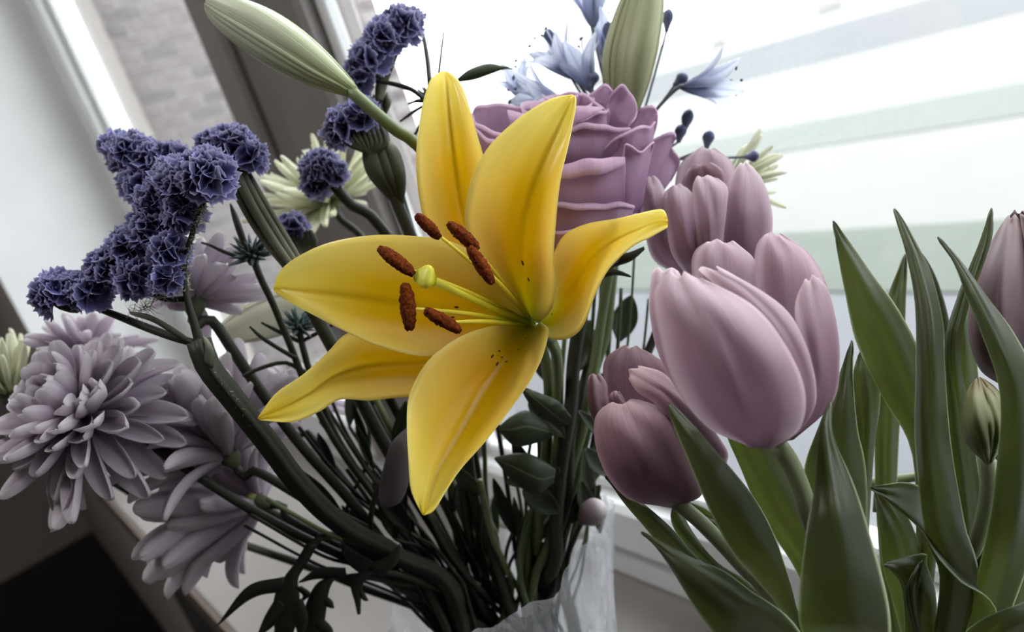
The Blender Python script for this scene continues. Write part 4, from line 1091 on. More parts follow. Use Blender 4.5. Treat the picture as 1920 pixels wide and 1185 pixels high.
def statice_cluster(parent, c, rpx, n, face, size=0.0075, squash=0.75, cal=None):
    """florets on a dome; c is (px,py,d), face a camera-frame direction the dome looks to"""
    C = W(*c); f = _n(WV(*face)); R = rpx * c[2] / FPX
    e1 = _n(np.cross(f, (0.3, 0.2, 0.9))); e2 = np.cross(f, e1)
    for k in range(n):
        z = 1 - (k + .5) / n * 1.25; th = k * 2.39996 + rpx
        rr = math.sqrt(max(0, 1 - z * z))
        dr = _n(f * z + e1 * rr * math.cos(th) + e2 * rr * math.sin(th) + rng.normal(0, .12, 3))
        p = C + dr * R * np.array(squash) - f * R * .15
        s = size * random.uniform(.82, 1.15)
        place('floret', random.choice(FLO), parent, p - dr * s * .75, dr + f * .25, rng.normal(0, 1, 3), s)
    for k in range(cal if cal is not None else max(3, n // 3)):
        th = k * 2.1 + rpx
        dr = _n(-f * .9 + e1 * math.cos(th) * .75 + e2 * math.sin(th) * .75)
        st = C + (e1 * math.cos(th) + e2 * math.sin(th)) * R * .55 + f * R * .1
        place('calyx', CAL, parent, C - f * R * 1.15, st - (C - f * R * 1.15), f, R * 1.25)
def bristles(name, parent, line, n, ln, seed=1):
    """fine dry hairs along a stalk, one mesh"""
    r_ = np.random.default_rng(seed); P = cr([W(*q) for q in line], 60); V, F = [], []
    for k in range(n):
        p = P[r_.integers(0, 60)]; d = _n(r_.normal(0, 1, 3)); l = ln * r_.uniform(.5, 1.2); w = _n(np.cross(d, FWD)) * 0.00012
        m = p + d * l * .6 + r_.normal(0, l * .12, 3); b = len(V); q = FWD * .00012
        V += [p + w, p - w, p + q, m + w, m - w, m + q, p + d * l + r_.normal(0, l * .15, 3)]
        F += [(b, b + 1, b + 4, b + 3), (b + 1, b + 2, b + 5, b + 4), (b + 2, b, b + 3, b + 5), (b + 3, b + 4, b + 6), (b + 4, b + 5, b + 6), (b + 5, b + 3, b + 6)]
    o = add(name, V, F, M_hair, parent); o['kind'] = 'stuff'; return o

s1 = empty('statice_sprig', W(375, 650, .345), 'branching purple statice sprig leaning over the mauve chrysanthemum', 'statice')
for c, r, n, face, sz in (
    ((108,548,.352), 44, 16, (-.5,-.75,-.5), .0078), ((165,545,.350), 38, 13, (-.3,-.7,-.7), .0076), ((205,505,.352), 40, 15, (-.5,-.6,-.6), .0078),
    ((248,462,.350), 42, 15, (-.5,-.6,-.6), .0080), ((285,430,.345), 40, 14, (-.2,-.5,-.8), .0080), ((252,520,.343), 34, 11, (-.2,-.2,-.95), .0074),
    ((318,470,.338), 34, 10, (.2,-.2,-.95), .0078), ((300,375,.348), 40, 14, (-.4,-.6,-.7), .0080), ((345,392,.338), 36, 10, (-.1,-.3,-.95), .0080),
    ((388,325,.330), 46, 18, (.05,-.75,-.65), .0088), ((342,345,.335), 38, 12, (-.4,-.6,-.7), .0084), ((328,330,.345), 34, 10, (-.2,-.8,-.5), .008),
    ((310,520,.335), 22, 6, (.2,.1,-.95), .0068)):
    statice_cluster(s1, c, r, n, face, sz)
px_tube('branch', [(378,655,.345,10), (362,600,.342,7.5), (348,545,.340,6), (346,495,.338,5), (360,440,.335,5), (382,378,.332,5)], M_dstem, s1, 20, 8)
px_tube('branch', [(372,645,.345,8), (325,632,.347,8), (270,612,.35,8), (215,590,.352,7), (160,570,.353,5)], M_dstem, s1, 16, 8)
px_tube('branch', [(350,560,.342,6), (310,560,.344,6), (275,540,.347,6), (250,500,.35,5)], M_dstem, s1, 12, 8)
px_tube('branch', [(348,500,.339,5), (320,460,.341,5), (300,420,.345,4)], M_dstem, s1, 12, 8)
px_tube('bract', [(385,378,.331,5), (388,366,.3305,12), (390,352,.330,16), (391,338,.330,12)], M_statc, s1, 10, 12)
rail_part('stem_wing', [(372,655,.343),(330,630,.342),(290,605,.343),(245,590,.347)], [(370,650,.342),(325,622,.341),(285,598,.342),(243,586,.347)], [(368,645,.343),(322,612,.342),(280,590,.343),(242,583,.347)], M_statc, s1, .0008)
rail_part('stem_wing', [(375,665,.342),(398,690,.34),(402,660,.341),(388,635,.343)], [(378,662,.341),(388,680,.338),(392,655,.339),(384,632,.342)], [(381,659,.342),(382,668,.34),(384,648,.341),(381,630,.342)], M_statc, s1, .0008)
bristles('bristle', s1, [(383,385,.331), (362,440,.335), (346,500,.338), (350,545,.340)], 260, 0.0045, 2)
bristles('bristle', s1, [(370,372,.329), (390,368,.329), (412,362,.33)], 90, 0.006, 3)
bristles('bristle', s1, [(240,590,.349), (270,580,.346), (300,560,.343), (330,555,.342)], 120, 0.006, 4)
stem('stem', [(374,640,.345), (392,688,.344), (440,750,.35), (500,826,.36), (565,912,.375), (640,985,.395), (740,1050,.425), (830,1100,.45)], 0.0048, M_dstem, s1, n=60, ridge=0.22, nr=5, r_end=.0048, sides=15)
bristles('bristle', s1, [(392,690,.340), (440,750,.346), (500,826,.356)], 90, 0.0028, 5)

s2 = empty('statice_sprig', W(470, 400, .385), 'purple statice with a thick ribbed green stem behind the leaning sprig', 'statice')
for c, r, n, face, sz in (((245,285,.392), 40, 15, (-.4,-.8,-.4), .0082), ((215,275,.398), 24, 6, (-.5,-.8,-.3), .0078), ((285,300,.390), 36, 12, (-.2,-.8,-.5), .0080), ((262,345,.388), 34, 10, (-.5,-.3,-.8), .0078),
                          ((435,275,.380), 44, 18, (.1,-.9,-.4), .0084), ((400,275,.385), 26, 7, (-.2,-.9,-.3), .0078), ((470,295,.378), 26, 8, (.5,-.7,-.4), .0078), ((320,300,.390), 30, 8, (0,-.9,-.3), .0078)):
    statice_cluster(s2, c, r, n, face, sz)
for off, rr, rpx in ((-16, .378, 8), (0, .374, 9), (14, .377, 8), (27, .381, 7)):
    px_tube('calyx_rib', [(432 + off * .6, 290, .376, 3), (445 + off * .8, 330, rr, rpx), (475 + off, 390, rr, rpx), (512 + off, 450, rr + .002, rpx * .9), (548 + off * .8, 500, rr + .006, rpx * .7)], M_statc, s2, 16, 10)
px_tube('branch', [(440,330,.385,6), (380,330,.39,6), (310,330,.393,6), (265,310,.395,5)], M_dstem, s2, 12, 8)
stem('stem', [(535,480,.385), (575,560,.392), (640,680,.40), (720,830,.42), (810,980,.445)], 0.0038, M_dstem, s2)

s3 = empty('statice_sprig', W(700, 200, .42), 'tall purple statice spike standing against the bright window', 'statice')
for c, r, n, face, sz in (((752,48,.425), 34, 12, (.3,-.85,-.4), .0088), ((722,75,.422), 38, 14, (-.2,-.7,-.6), .0090), ((692,112,.42), 36, 13, (-.4,-.6,-.6), .0088), ((672,148,.42), 30, 9, (-.5,-.5,-.6), .0084), ((775,40,.43), 18, 4, (.6,-.7,-.3), .008)):
    statice_cluster(s3, c, r, n, face, sz)
px_tube('branch', [(755,70,.428,6), (735,110,.428,9), (715,160,.43,11), (712,195,.43,8)], M_statc, s3, 12, 8)
px_tube('twig', [(705,152,.42,4), (740,158,.42,5), (772,168,.42,5), (795,186,.42,4)], M_dstem, s3, 10, 6)
for k, (x, y) in enumerate(((700, 190), (715, 200), (690, 178), (725, 185))):
    rail_part('bract', [(712,230,.43),(x - 8,y + 10,.428),(x,y - 12,.43)], [(714,230,.43),(x,y + 10,.424),(x + 1,y - 13,.43)], [(716,230,.43),(x + 8,y + 10,.428),(x + 2,y - 12,.43)], M_statc, s3, .0006)
stem('stem', [(712,190,.43), (722,260,.432), (760,400,.435), (820,600,.44), (860,800,.45), (890,1000,.46)], 0.0028, M_dstem, s3)

s4 = empty('statice_sprig', W(690, 300, .40), 'purple statice cluster hanging just below the pale lily bud', 'statice')
for c, r, n, face, sz in (((648,232,.402), 32, 12, (-.6,-.6,-.5), .0082), ((678,215,.402), 30, 10, (.1,-.9,-.4), .0080), ((632,250,.404), 22, 6, (-.8,-.3,-.4), .0076)):
    statice_cluster(s4, c, r, n, face, sz)
for k in range(9):
    x = 640 + k * 9
    px_tube('calyx', [(x, 248 - k * 2, .40, 3), (x + 12, 268, .399, 6), (690 + k * 1.5, 285, .40, 5), (712, 300, .402, 3)], M_statc, s4, 10, 7)
for xo, w in ((-4, 11), (30, 10), (14, 8)):
    rail_part('leaf', [(745,390,.41),(705 + xo - w,330,.405),(695 + xo - w,280,.403),(700 + xo * .6,262,.404)], [(750,390,.41),(718 + xo,330,.400),(700 + xo,280,.400),(702 + xo * .6,260,.404)], [(756,390,.41),(725 + xo + w * .6,330,.405),(712 + xo + w * .5,280,.403),(704 + xo * .6,262,.404)], M_statc, s4, .0008)
stem('stem', [(718,300,.403), (745,380,.41), (800,520,.42), (860,720,.435), (900,980,.455)], 0.0034, M_dstem, s4)

s5 = empty('statice_sprig', W(640, 350, .43), 'small round deep purple statice head beside the ribbed stem', 'statice')
for c, r, n, face, sz in (((600,315,.43), 36, 16, (-.2,-.6,-.7), .0078), ((622,325,.43), 26, 8, (.4,-.5,-.7), .0074), ((592,345,.43), 26, 7, (-.4,.1,-.9), .0074)):
    statice_cluster(s5, c, r, n, face, sz, cal=2)
stem('stem', [(625,345,.432), (660,385,.435), (705,415,.44), (800,560,.45), (870,800,.455), (905,1020,.462)], 0.0034, M_dstem, s5)

s6 = empty('statice_sprig', W(560, 460, .45), 'tiny blue statice tuft peeking above the lily petal edge', 'statice')
statice_cluster(s6, (548,424,.45), 26, 9, (-.2,-.8,-.5), .0072)
for k in range(5):
    px_tube('calyx', [(545 + k * 9, 432, .449, 4), (552 + k * 9, 452, .448, 8), (560 + k * 6, 478, .45, 5)], M_statc, s6, 8, 7)
stem('stem', [(568,470,.45), (600,520,.455), (700,680,.458), (800,880,.46), (880,1040,.466)], 0.0022, M_dstem, s6)
# ------------------------------------------------------------------ chrysanthemums
M_mum = petal_mat('mauve_mum_petal', [(0.0, rgb(176, 160, 176)), (0.4, rgb(196, 182, 196)), (0.8, rgb(216, 207, 214)), (1, rgb(222, 215, 219))], 0.48, 0.55, 0.35, rgb(168, 146, 168), (1.2, 14), bump=0.3)
M_cream = petal_mat('cream_spider_petal', [(0.0, rgb(186, 190, 144)), (0.5, rgb(226, 226, 200)), (1, rgb(236, 236, 216))], 0.5, 0.55, 0.2, rgb(180, 186, 130), (1.2, 8))
M_mumdisc = solid_mat('green_disc', rgb(150, 156, 96), rgb(120, 128, 70), 300, 0.8, 0.5)
M_mumcal = petal_mat('mum_calyx', [(0, rgb(66, 72, 52)), (1, rgb(84, 90, 66))], 0.08, 0.6, 0.3)
def mum_petal(name, mat, w, curl, cup, tipw=0.35, nu=14, nv=7, notch=0.0):
    G = np.zeros((nu, nv, 3))
    for i in range(nu):
        u = i / (nu - 1)
        u = 1 - (1 - u) ** 1.35
        hw = w * (0.30 + 0.70 * math.sin(min(1, u / 0.62) * math.pi / 2)) if u < .62 else w * max(.16, math.sqrt(max(0, 1 - ((u - .62) / .385) ** 2)))
        th = curl * u * u
        x = u * (1 - .18 * abs(curl) * u * u); z = curl * 0.42 * u * u
        for j in range(nv):
            v = -1 + 2 * j / (nv - 1)
            G[i, j] = (x - (notch * (1 - abs(v)) if i == nu - 1 else 0), hw * v * (1 - .12 * cup), z + cup * hw * (v * v - .5) + 0.015 * math.sin(5 * v + 3 * u))
    V, F, U = shell(G, 0.022)
    return make_mesh(name, V, F, U, mat)
PM_in = [mum_petal('ray_petal', M_mum, .25, c, cp) for c, cp in ((.75, .9), (.55, 1.0), (.9, .8))]
PM_mid = [mum_petal('ray_petal', M_mum, .20, c, cp) for c, cp in ((.35, .75), (.15, .8), (.5, .6))]
PM_out = [mum_petal('ray_petal', M_mum, w_, c, cp) for w_, c, cp in ((.13, -.1, .8), (.12, -.5, .9), (.14, .3, 1.0), (.11, -.75, 1.0), (.125, .55, 1.1))]
PM_sp = [mum_petal('ray_petal', M_cream, .055, c, 1.1, .5) for c in (.3, .1, .55, -.1)]
lost = [0]
def petal_geo(me, loc, xa, za, s):
    xa = _n(xa); ya = _n(np.cross(za, xa)); za = np.cross(xa, ya)
    co = np.empty(len(me.vertices) * 3); me.vertices.foreach_get('co', co); c = co.reshape(-1, 3) * s
    v = np.outer(c[:, 0], xa) + np.outer(c[:, 1], ya) + np.outer(c[:, 2], za) + np.array(loc)
    if me.name not in _pf: _pf[me.name] = [tuple(p.vertices) for p in me.polygons]
    return [tuple(q) for q in v], _pf[me.name]
_pf = {}
def mum(label, c, axis, rings, stempts, mats=None, disc=0.007, cal=0.0062, srad=0.0026, group=None, jit=0.10, name='chrysanthemum', seed=1, skip=None):
    C = W(*c); ax = _n(WV(*axis))
    r_ = np.random.default_rng(seed)
    t = empty(name, C - ax * cal, label, 'chrysanthemum', group)
    e1 = _n(np.cross(ax, (0.21, 0.33, 0.9))); e2 = np.cross(ax, e1)
    R_ = max(q[2] for q in rings) * 1.25 + .01
    obs = foreign(t, C - R_, C + R_)
    for (n, ang, ln, kind, zoff) in rings:
        off = r_.uniform(0, 6.28)
        for k in range(n):
            ph = off + 2 * math.pi * k / n + r_.normal(0, .10); th = math.radians(ang) + r_.normal(0, jit)
            rad = e1 * math.cos(ph) + e2 * math.sin(ph)
            x = ax * math.cos(th) + rad * math.sin(th); z = ax * math.sin(th) - rad * math.cos(th)
            if skip and skip(x): continue
            ms = {'i': PM_in, 'm': PM_mid, 'o': PM_out, 's': PM_sp}[kind]
            s = ln * r_.uniform(.86, 1.1); m_ = ms[r_.integers(0, len(ms))]; tw = r_.normal(0, .14, 3)
            # petals give way to whatever already stands here
            for tr_ in range(26):
                loc = C + rad * disc * .55 * math.sin(th) + ax * zoff
                v, f_ = petal_geo(m_, loc, x, z + tw, s)
                if obs is None or not BVHTree.FromPolygons(v, f_).overlap(obs): break
                p2 = ph + r_.normal(0, .12 + .03 * tr_); th = math.radians(ang) * (1 - r_.uniform(0, .022 * tr_)) + r_.normal(0, jit + .01 * tr_)
                rad = e1 * math.cos(p2) + e2 * math.sin(p2)
                x = ax * math.cos(th) + rad * math.sin(th); z = ax * math.sin(th) - rad * math.cos(th)
                if tr_ > 12: s = ln * r_.uniform(.62, .9)
            else: lost[0] += 1; continue
            place('petal', m_, t, loc, x, z + tw, s)
    # central disc, calyx and stem
    pts = [C + ax * h for h in (-.002, .003, .006, .0075)]
    V, F, U = tube_data(pts, [disc, disc * .95, disc * .6, disc * .1], 16); add('disc', V, F, M_mumdisc, t, U)
    pts = [C - ax * h for h in (-.001, .003, .007, .011)]
    V, F, U = tube_data(pts, [cal, cal * 1.05, cal * .8, srad], 16); cx = add('calyx', V, F, M_mumcal, t, U)
    if stempts:
        P = [C - ax * .008, C - ax * .018] + [W(*p) for p in stempts]
        defer('stem', to_vase(P), srad, srad * 1.15, M_dstem, t, 9)
    return t
GM = 'mauve chrysanthemums in the bouquet'
mum('largest mauve chrysanthemum opening towards the room beside the dark sill edge', (146,770,.376), (-.44,-.60,-.67),
    [(7, 20, .016, 'i', .006), (9, 36, .021, 'i', .006), (12, 50, .027, 'i', .005), (14, 62, .033, 'm', .003), (16, 74, .037, 'm', .001), (18, 86, .041, 'm', -.001), (18, 98, .045, 'o', -.003), (17, 110, .049, 'o', -.004), (14, 124, .055, 'o', -.005)],
    [(258,815,.400), (350,875,.405), (470,955,.415), (620,1035,.43), (780,1100,.452)], disc=.008, seed=3)
mum('mauve chrysanthemum facing away behind the statice branches', (365,560,.405), (-.15,-.85,.40),
    [(8, 25, .030, 'm', .002), (11, 42, .036, 'o', .001), (12, 58, .040, 'o', 0), (11, 74, .040, 'o', -.002)],
    [(395,600,.405), (450,680,.41), (560,830,.425), (700,990,.445)], seed=12, srad=.003, disc=.006)
mum('mauve chrysanthemum seen from behind just under the statice stem', (424,846,.418), (-.60,-.76,.16),
    [(12, 20, .048, 'm', .003), (16, 34, .056, 'm', .002), (18, 47, .060, 'o', 0), (18, 60, .058, 'o', -.002), (12, 72, .052, 'o', -.003)],
    [(480,884,.414), (560,930,.414), (680,1010,.428), (800,1085,.45)], seed=5)
mum('lowest mauve chrysanthemum fanning its petals over the pale sill', (478,945,.446), (-.97,-.02,.14),
    [(10, 14, .060, 'o', .003), (16, 24, .068, 'o', .002), (20, 34, .070, 'o', 0), (18, 46, .066, 'o', -.002), (8, 60, .052, 'o', -.003)],
    [(535,968,.444), (620,1016,.446), (730,1075,.452), (820,1115,.462)], seed=8)
mum('faded mauve chrysanthemum half hidden behind the lily petal tip', (540,772,.50), (-.42,-.78,.05),
    [(9, 20, .022, 'm', .004), (13, 40, .032, 'm', .002), (15, 60, .040, 'm', 0), (15, 78, .043, 'o', -.002), (10, 95, .042, 'o', -.003)],
    [(580,815,.50), (670,925,.49), (790,1050,.478)], seed=15)
mum('pale mauve chrysanthemum showing past the top of the largest one', (165,658,.475), (-.05,-.9,.1),
    [(10, 40, .026, 'm', .002), (14, 62, .034, 'o', 0), (12, 80, .036, 'o', -.002)],
    [(260,760,.505), (420,900,.525), (640,1040,.495)], seed=18)
mum('cream spider chrysanthemum upright beside the white window reveal', (18,735,.485), (-.22,-.95,-.05),
    [(10, 12, .034, 's', .002), (14, 26, .040, 's', .001), (16, 40, .042, 's', 0), (14, 56, .042, 's', -.002)],
    [(110,840,.495), (350,980,.525), (650,1090,.49)], seed=21, name='spider_chrysanthemum', disc=.006)
mum('cream spider chrysanthemum drooping its thin petals behind the purple tuft', (615,372,.515), (-.35,-.62,-.30),
    [(10, 25, .034, 's', .002), (14, 45, .044, 's', .001), (18, 65, .052, 's', 0), (20, 82, .056, 's', -.001), (18, 100, .056, 's', -.002)],
    [(690,460,.515), (770,620,.505), (850,820,.485), (900,1020,.473)], seed=24, name='spider_chrysanthemum', disc=.006)
mum('cream spider chrysanthemum peeping out behind the pink tulip and rose', (1372,340,.45), (.85,-.35,.15),
    [(8, 14, .030, 's', .002), (9, 28, .034, 's', 0), (8, 44, .034, 's', -.002)],
    [(1310,420,.45), (1240,600,.45), (1130,850,.45), (1030,1040,.458)], seed=27, name='spider_chrysanthemum', disc=.006)
print('petals that found no room:', lost[0])
# ------------------------------------------------------------------ pale blue agapanthus
M_aga = petal_mat('agapanthus_petal', [(0.0, rgb(180, 186, 214)), (0.5, rgb(212, 216, 232)), (1, rgb(232, 235, 244))], 0.78, 0.5, 0.35, rgb(140, 150, 190), (1, 6), mid=(rgb(130, 140, 184), 0.1, 0.6))
M_agab = petal_mat('agapanthus_bud', [(0.0, rgb(120, 124, 150)), (0.6, rgb(84, 88, 122)), (1, rgb(60, 64, 92))], 0.15, 0.5, 0.2)
M_agas = petal_mat('agapanthus_stalk', [(0, rgb(130, 136, 150)), (1, rgb(104, 110, 118))], 0.1, 0.5, 0.2)
def aga_petal_mesh():
    nu, nv = 12, 6; G = np.zeros((nu, nv, 3))
    for i in range(nu):
        u = i / (nu - 1)
        hw = .02 + .15 * math.sin(min(1, u * 1.02) * math.pi) ** .8
        for j in range(nv):
            v = -1 + 2 * j / (nv - 1)
            G[i, j] = (u, hw * v, .10 * u - .42 * max(0, u - .45) ** 1.6 + .35 * hw * v * v)
    V, F, U = shell(G, .012)
    return make_mesh('agapanthus_petal', V, F, U, M_aga)
AGP = aga_petal_mesh()
def agapanthus(label, hub, stempts, flowers, buds):
    H = W(*hub); t = empty('agapanthus', H, label, 'agapanthus')
    for (c, d, ln) in flowers:
        C = W(*c); ax = _n(WV(*d)); e1 = _n(np.cross(ax, (.2, .3, .9))); e2 = np.cross(ax, e1)
        for k in range(6):
            a = k * math.pi / 3 + .3; rad = e1 * math.cos(a) + e2 * math.sin(a); th = math.radians(26 if k % 2 else 32)
            x = ax * math.cos(th) + rad * math.sin(th); z = ax * math.sin(th) - rad * math.cos(th)
            place('petal', AGP, t, C, x, z, ln)
        for k in range(4):
            a = k * 1.6; rad = e1 * math.cos(a) + e2 * math.sin(a)
            P = [C, C + ax * ln * .5 + rad * ln * .08, C + ax * ln * .95 + rad * ln * .2]
            st_ = tube('stamen', P, [.0005, .0004, .0004], M_aga, t, 6, 8)
            e = P[-1]; V, F, U = tube_data([e - rad * .0016, e, e + rad * .0016], [.0003, .0010, .0003], 6); add('anther', V, F, M_agab, st_, U)
        px_pts = [H, H * .4 + C * .6 - ax * ln * .15, C - ax * .002, C + ax * .004]
        tube('pedicel', px_pts, [.0010, .0010, .0012, .0016], M_agas, t, 7, 12)
    for (c, d, ln) in buds:
        C = W(*c); ax = _n(WV(*d))
        P = [C - ax * ln * .5, C - ax * ln * .2, C + ax * ln * .1, C + ax * ln * .35, C + ax * ln * .5]
        V, F, U = tube_data(cr(P, 12), cr([[.0012], [.0022], [.0036], [.0028], [.0005]], 12)[:, 0], 10, ridge=.08)
        add('bud', V, F, M_agab, t, U)
        tube('pedicel', [H, H * .5 + (C - ax * ln * 1.4) * .5, C - ax * ln * .45], [.0009, .0008, .0008], M_agas, t, 6, 12)
    stem('stem', [hub] + stempts, .003, M_gstem, t)
agapanthus('pale blue agapanthus head with dark buds against the bright window', (1175,300,.45), [(1160,420,.45), (1120,650,.45), (1060,900,.455), (1010,1040,.46)],
    [((1110,175,.442), (-.35,-.9,.1), .034), ((1080,150,.452), (-.6,-.55,-.3), .036), ((1055,190,.44), (-.85,-.1,-.3), .034), ((985,195,.455), (-.3,-.75,.1), .028),
     ((1112,55,.455), (-.05,-.98,.1), .040), ((1275,165,.43), (.93,-.15,.1), .036), ((1130,110,.46), (.15,-.9,.2), .03)],
    [((1141,62,.45), (0,-1,0), .014), ((1252,38,.45), (.1,-1,0), .014), ((1288,226,.44), (.25,-1,0), .014), ((1276,150,.435), (.7,-.6,0), .010), ((1328,262,.435), (.2,-1,0), .011),
     ((1276,250,.44), (.2,-1,0), .011), ((1031,72,.45), (-.3,-.9,0), .012), ((1410,293,.43), (.9,-.1,0), .008), ((1112,150,.43), (.2,-.9,-.2), .009)])

# ------------------------------------------------------------------ sea holly
M_holly = petal_mat('sea_holly_bract', [(0, rgb(70, 84, 84)), (1, rgb(104, 122, 124))], 0.1, 0.55, 0.3, rgb(50, 60, 62), (2, 10))
def spike_mesh():
    V, F, U = tube_data(np.array([(0, 0, 0), (.4, 0, .02), (.8, 0, .01), (1, 0, 0)], float), np.array([.07, .10, .05, .004]), 5)
    return make_mesh('spike', V, F, U, M_holly)
SPK = spike_mesh()
def sea_holly(label, c, rpx, n, axis, stempts, twigs=()):
    C = W(*c); ax = _n(WV(*axis)); t = empty('sea_holly', C, label, 'sea holly')
    R = rpx * c[2] / FPX
    V, F, U = tube_data([C - ax * R * .4, C, C + ax * R * .3, C + ax * R * .5], [R * .2, R * .34, R * .26, R * .04], 12); add('flower_head', V, F, M_holly, t, U)
    e1 = _n(np.cross(ax, (.2, .3, .9))); e2 = np.cross(ax, e1)
    for k in range(n):
        th = math.radians(25 + 75 * (k / n)); ph = k * 2.39996
        x = ax * math.cos(th) + (e1 * math.cos(ph) + e2 * math.sin(ph)) * math.sin(th)
        place('spike', SPK, t, C - ax * R * .1, x, ax, R * random.uniform(.8, 1.15))
    stem('stem', [c] + stempts, .0019, M_dstem, t)
    for tw in twigs: px_tube('twig', tw, M_dstem, t, 10, 6)
sea_holly('teal spiky sea holly head in front of the pale chrysanthemum', (472,478,.395), 46, 46, (-.1,-.9,-.4), [(488,520,.396), (512,570,.40), (545,650,.405), (590,760,.415), (660,880,.43), (780,1040,.455)],
          [[(466,480,.392,4), (452,440,.390,7), (440,405,.390,6), (432,382,.390,2)], [(455,485,.39,3), (420,472,.388,4), (395,460,.386,3), (378,455,.386,2)], [(486,480,.393,3), (492,455,.392,4), (490,435,.392,2)],
           [(556,672,.405,5), (525,655,.402,4), (490,632,.398,4), (468,612,.396,2)], [(575,700,.41,5), (535,680,.405,4), (490,690,.40,4), (455,705,.398,3)]])
sea_holly('dark spiky sea holly head low among the bouquet stems', (560,612,.42), 44, 34, (.2,-.9,-.3), [(570,660,.42), (590,720,.425), (650,850,.44), (790,1040,.46)],
          [[(566,640,.42,4), (600,622,.418,4), (640,600,.418,2)], [(560,640,.42,4), (520,620,.42,4), (490,605,.42,2)]])
sea_holly('small dark sea holly head tucked beside the top lily petal', (806,185,.43), 34, 26, (.1,-.9,.1), [(812,240,.43), (830,400,.435), (860,640,.445), (900,980,.46)],
          [[(806,160,.434,5), (802,115,.444,5), (794,68,.452,4), (790,52,.454,2)], [(820,160,.432,3), (826,110,.432,2.5), (832,60,.432,2)], [(800,195,.43,3), (775,210,.43,3.5), (750,228,.43,2)], [(800,210,.43,3), (785,240,.43,3), (770,265,.43,2)], [(800,190,.43,3), (780,190,.43,3), (765,195,.43,2)]])

# ------------------------------------------------------------------ greenery
M_green = petal_mat('dark_leaf', [(0, rgb(44, 52, 34)), (1, rgb(60, 70, 46))], 0.25, 0.45, 0.3, rgb(50, 60, 36), (2, 10), mid=(rgb(80, 88, 62), .05, .4))
M_dkleaf = petal_mat('chrysanthemum_leaf', [(0, rgb(34, 37, 29)), (1, rgb(42, 46, 35))], 0.12, 0.55, 0.4, rgb(40, 44, 34), (2, 8))
M_sage = petal_mat('sage_leaf', [(0, rgb(80, 88, 74)), (1, rgb(112, 118, 102))], 0.25, 0.6, 0.3, rgb(90, 98, 84), (3, 10))
M_mauveleaf = petal_mat('mauve_dried_leaf', [(0, rgb(92, 84, 88)), (1, rgb(98, 90, 93))], 0.15, 0.7, 0.3, rgb(110, 100, 108), (3, 8))
M_grass = petal_mat('grass_blade', [(0, rgb(78, 90, 60)), (1, rgb(92, 104, 70))], 0.3, 0.45, 0.3, rgb(84, 100, 62), (2, 8))
# ruscus leaf above the rose
rs = empty('ruscus_sprig', W(860, 148, .43), 'single slender green leaf sprig above the top lily petal', 'greenery')
rail_part('leaf', [(852,152,.43),(880,130,.429),(915,119,.428),(945,124,.428),(964,129,.428)], [(854,154,.43),(885,140,.426),(918,131,.426),(946,127,.427),(965,129,.428)], [(858,154,.43),(888,150,.429),(918,140,.428),(946,130,.428),(964,130,.428)], M_green, rs, .0006)
stem('stem', [(856,153,.431), (848,200,.435), (840,330,.44), (870,560,.45), (905,800,.46), (925,1000,.465)], .0015, M_gstem, rs)
# bear grass and stalks behind the right lily petal
for k, (x0, y0, x1, w, d) in enumerate(((1092,520,1066,7,.45), (1118,500,1090,6,.455), (1132,480,1112,9,.46), (1150,500,1128,7,.455), (1078,560,1056,8,.445), (1165,540,1140,6,.46), (1190,470,1165,4,.45), (1216,560,1180,4,.455), (1105,600,1078,10,.465))):
    g = empty('grass_stalk', W(x0, y0, d), ('thin' if w < 6 else 'stout' if w > 7 else 'slender') + ' green grass stalk rising between lily and pink tulips', 'greenery', 'grass stalks between the lily and the tulips')
    defer('stalk', to_vase([W(x0, y0, d), W((x0 * 2 + x1) / 3, y0 + 130, d), W(x1, y0 + 280, d), W(x1 - 30, 900, d), W(x1 - 80, 1060, d + .004)]), w * .6 * d / FPX, w * .85 * d / FPX, M_grass, g, 7)
# round eucalyptus-like leaves among the stems
gs = empty('leafy_greenery', W(1060, 900, .43), 'dark greenery sprig with oval leaves behind the lower lily petal', 'greenery')
LATE = []
def oval_rails(c, ang, ln, w, d, bend=.004, tilt=0.0, twist=0.0):
    """simple leaf: base at c (px), pointing along ang in the picture, tilted in depth"""
    dx, dy = math.cos(ang), math.sin(ang); nx, ny = -dy, dx
    L, M, R = [], [], []
    for u, s in ((0, .15), (.25, .8), (.5, 1), (.75, .75), (.92, .35), (1, .05)):
        x, y = c[0] + dx * ln * u, c[1] + dy * ln * u; dep = d + bend * math.sin(u * 2.6) + tilt * u
        q = w * s * math.cos(twist); e = w * s * math.sin(twist) * d / FPX
        L.append((x + nx * q, y + ny * q, dep - .004 * s + e)); M.append((x, y, dep)); R.append((x - nx * q, y - ny * q, dep - .003 * s - e))
    return L, M, R
def oval(parent, c, ang, ln, w, mat, d, slide=False):
    LATE.append((parent, c, ang, ln, w, mat, d, slide))
for c, a, ln, w, d, m in (((1060,820),-2.4,95,19,.425,M_green), ((1050,880),2.9,105,22,.43,M_green), ((1078,700),-1.2,80,22,.44,M_green), ((1048,960),-2.6,80,24,.44,M_green), ((1085,770),.75,110,13,.40,M_sage), ((1098,840),.9,70,16,.42,M_sage), ((1088,900),1.3,90,16,.43,M_sage), ((1070,980),-.9,90,18,.44,M_green), ((1160,640),-1.3,90,24,.47,M_green), ((1110,960),-1.7,120,14,.45,M_sage), ((1125,1000),-1.4,80,12,.45,M_grass)):
    oval(gs, c, a, ln, w, m, d, True)
stem('stem', [(1120,620,.45), (1095,720,.445), (1075,830,.44), (1062,940,.445), (1020,1060,.46)], .0024, M_dstem, gs)
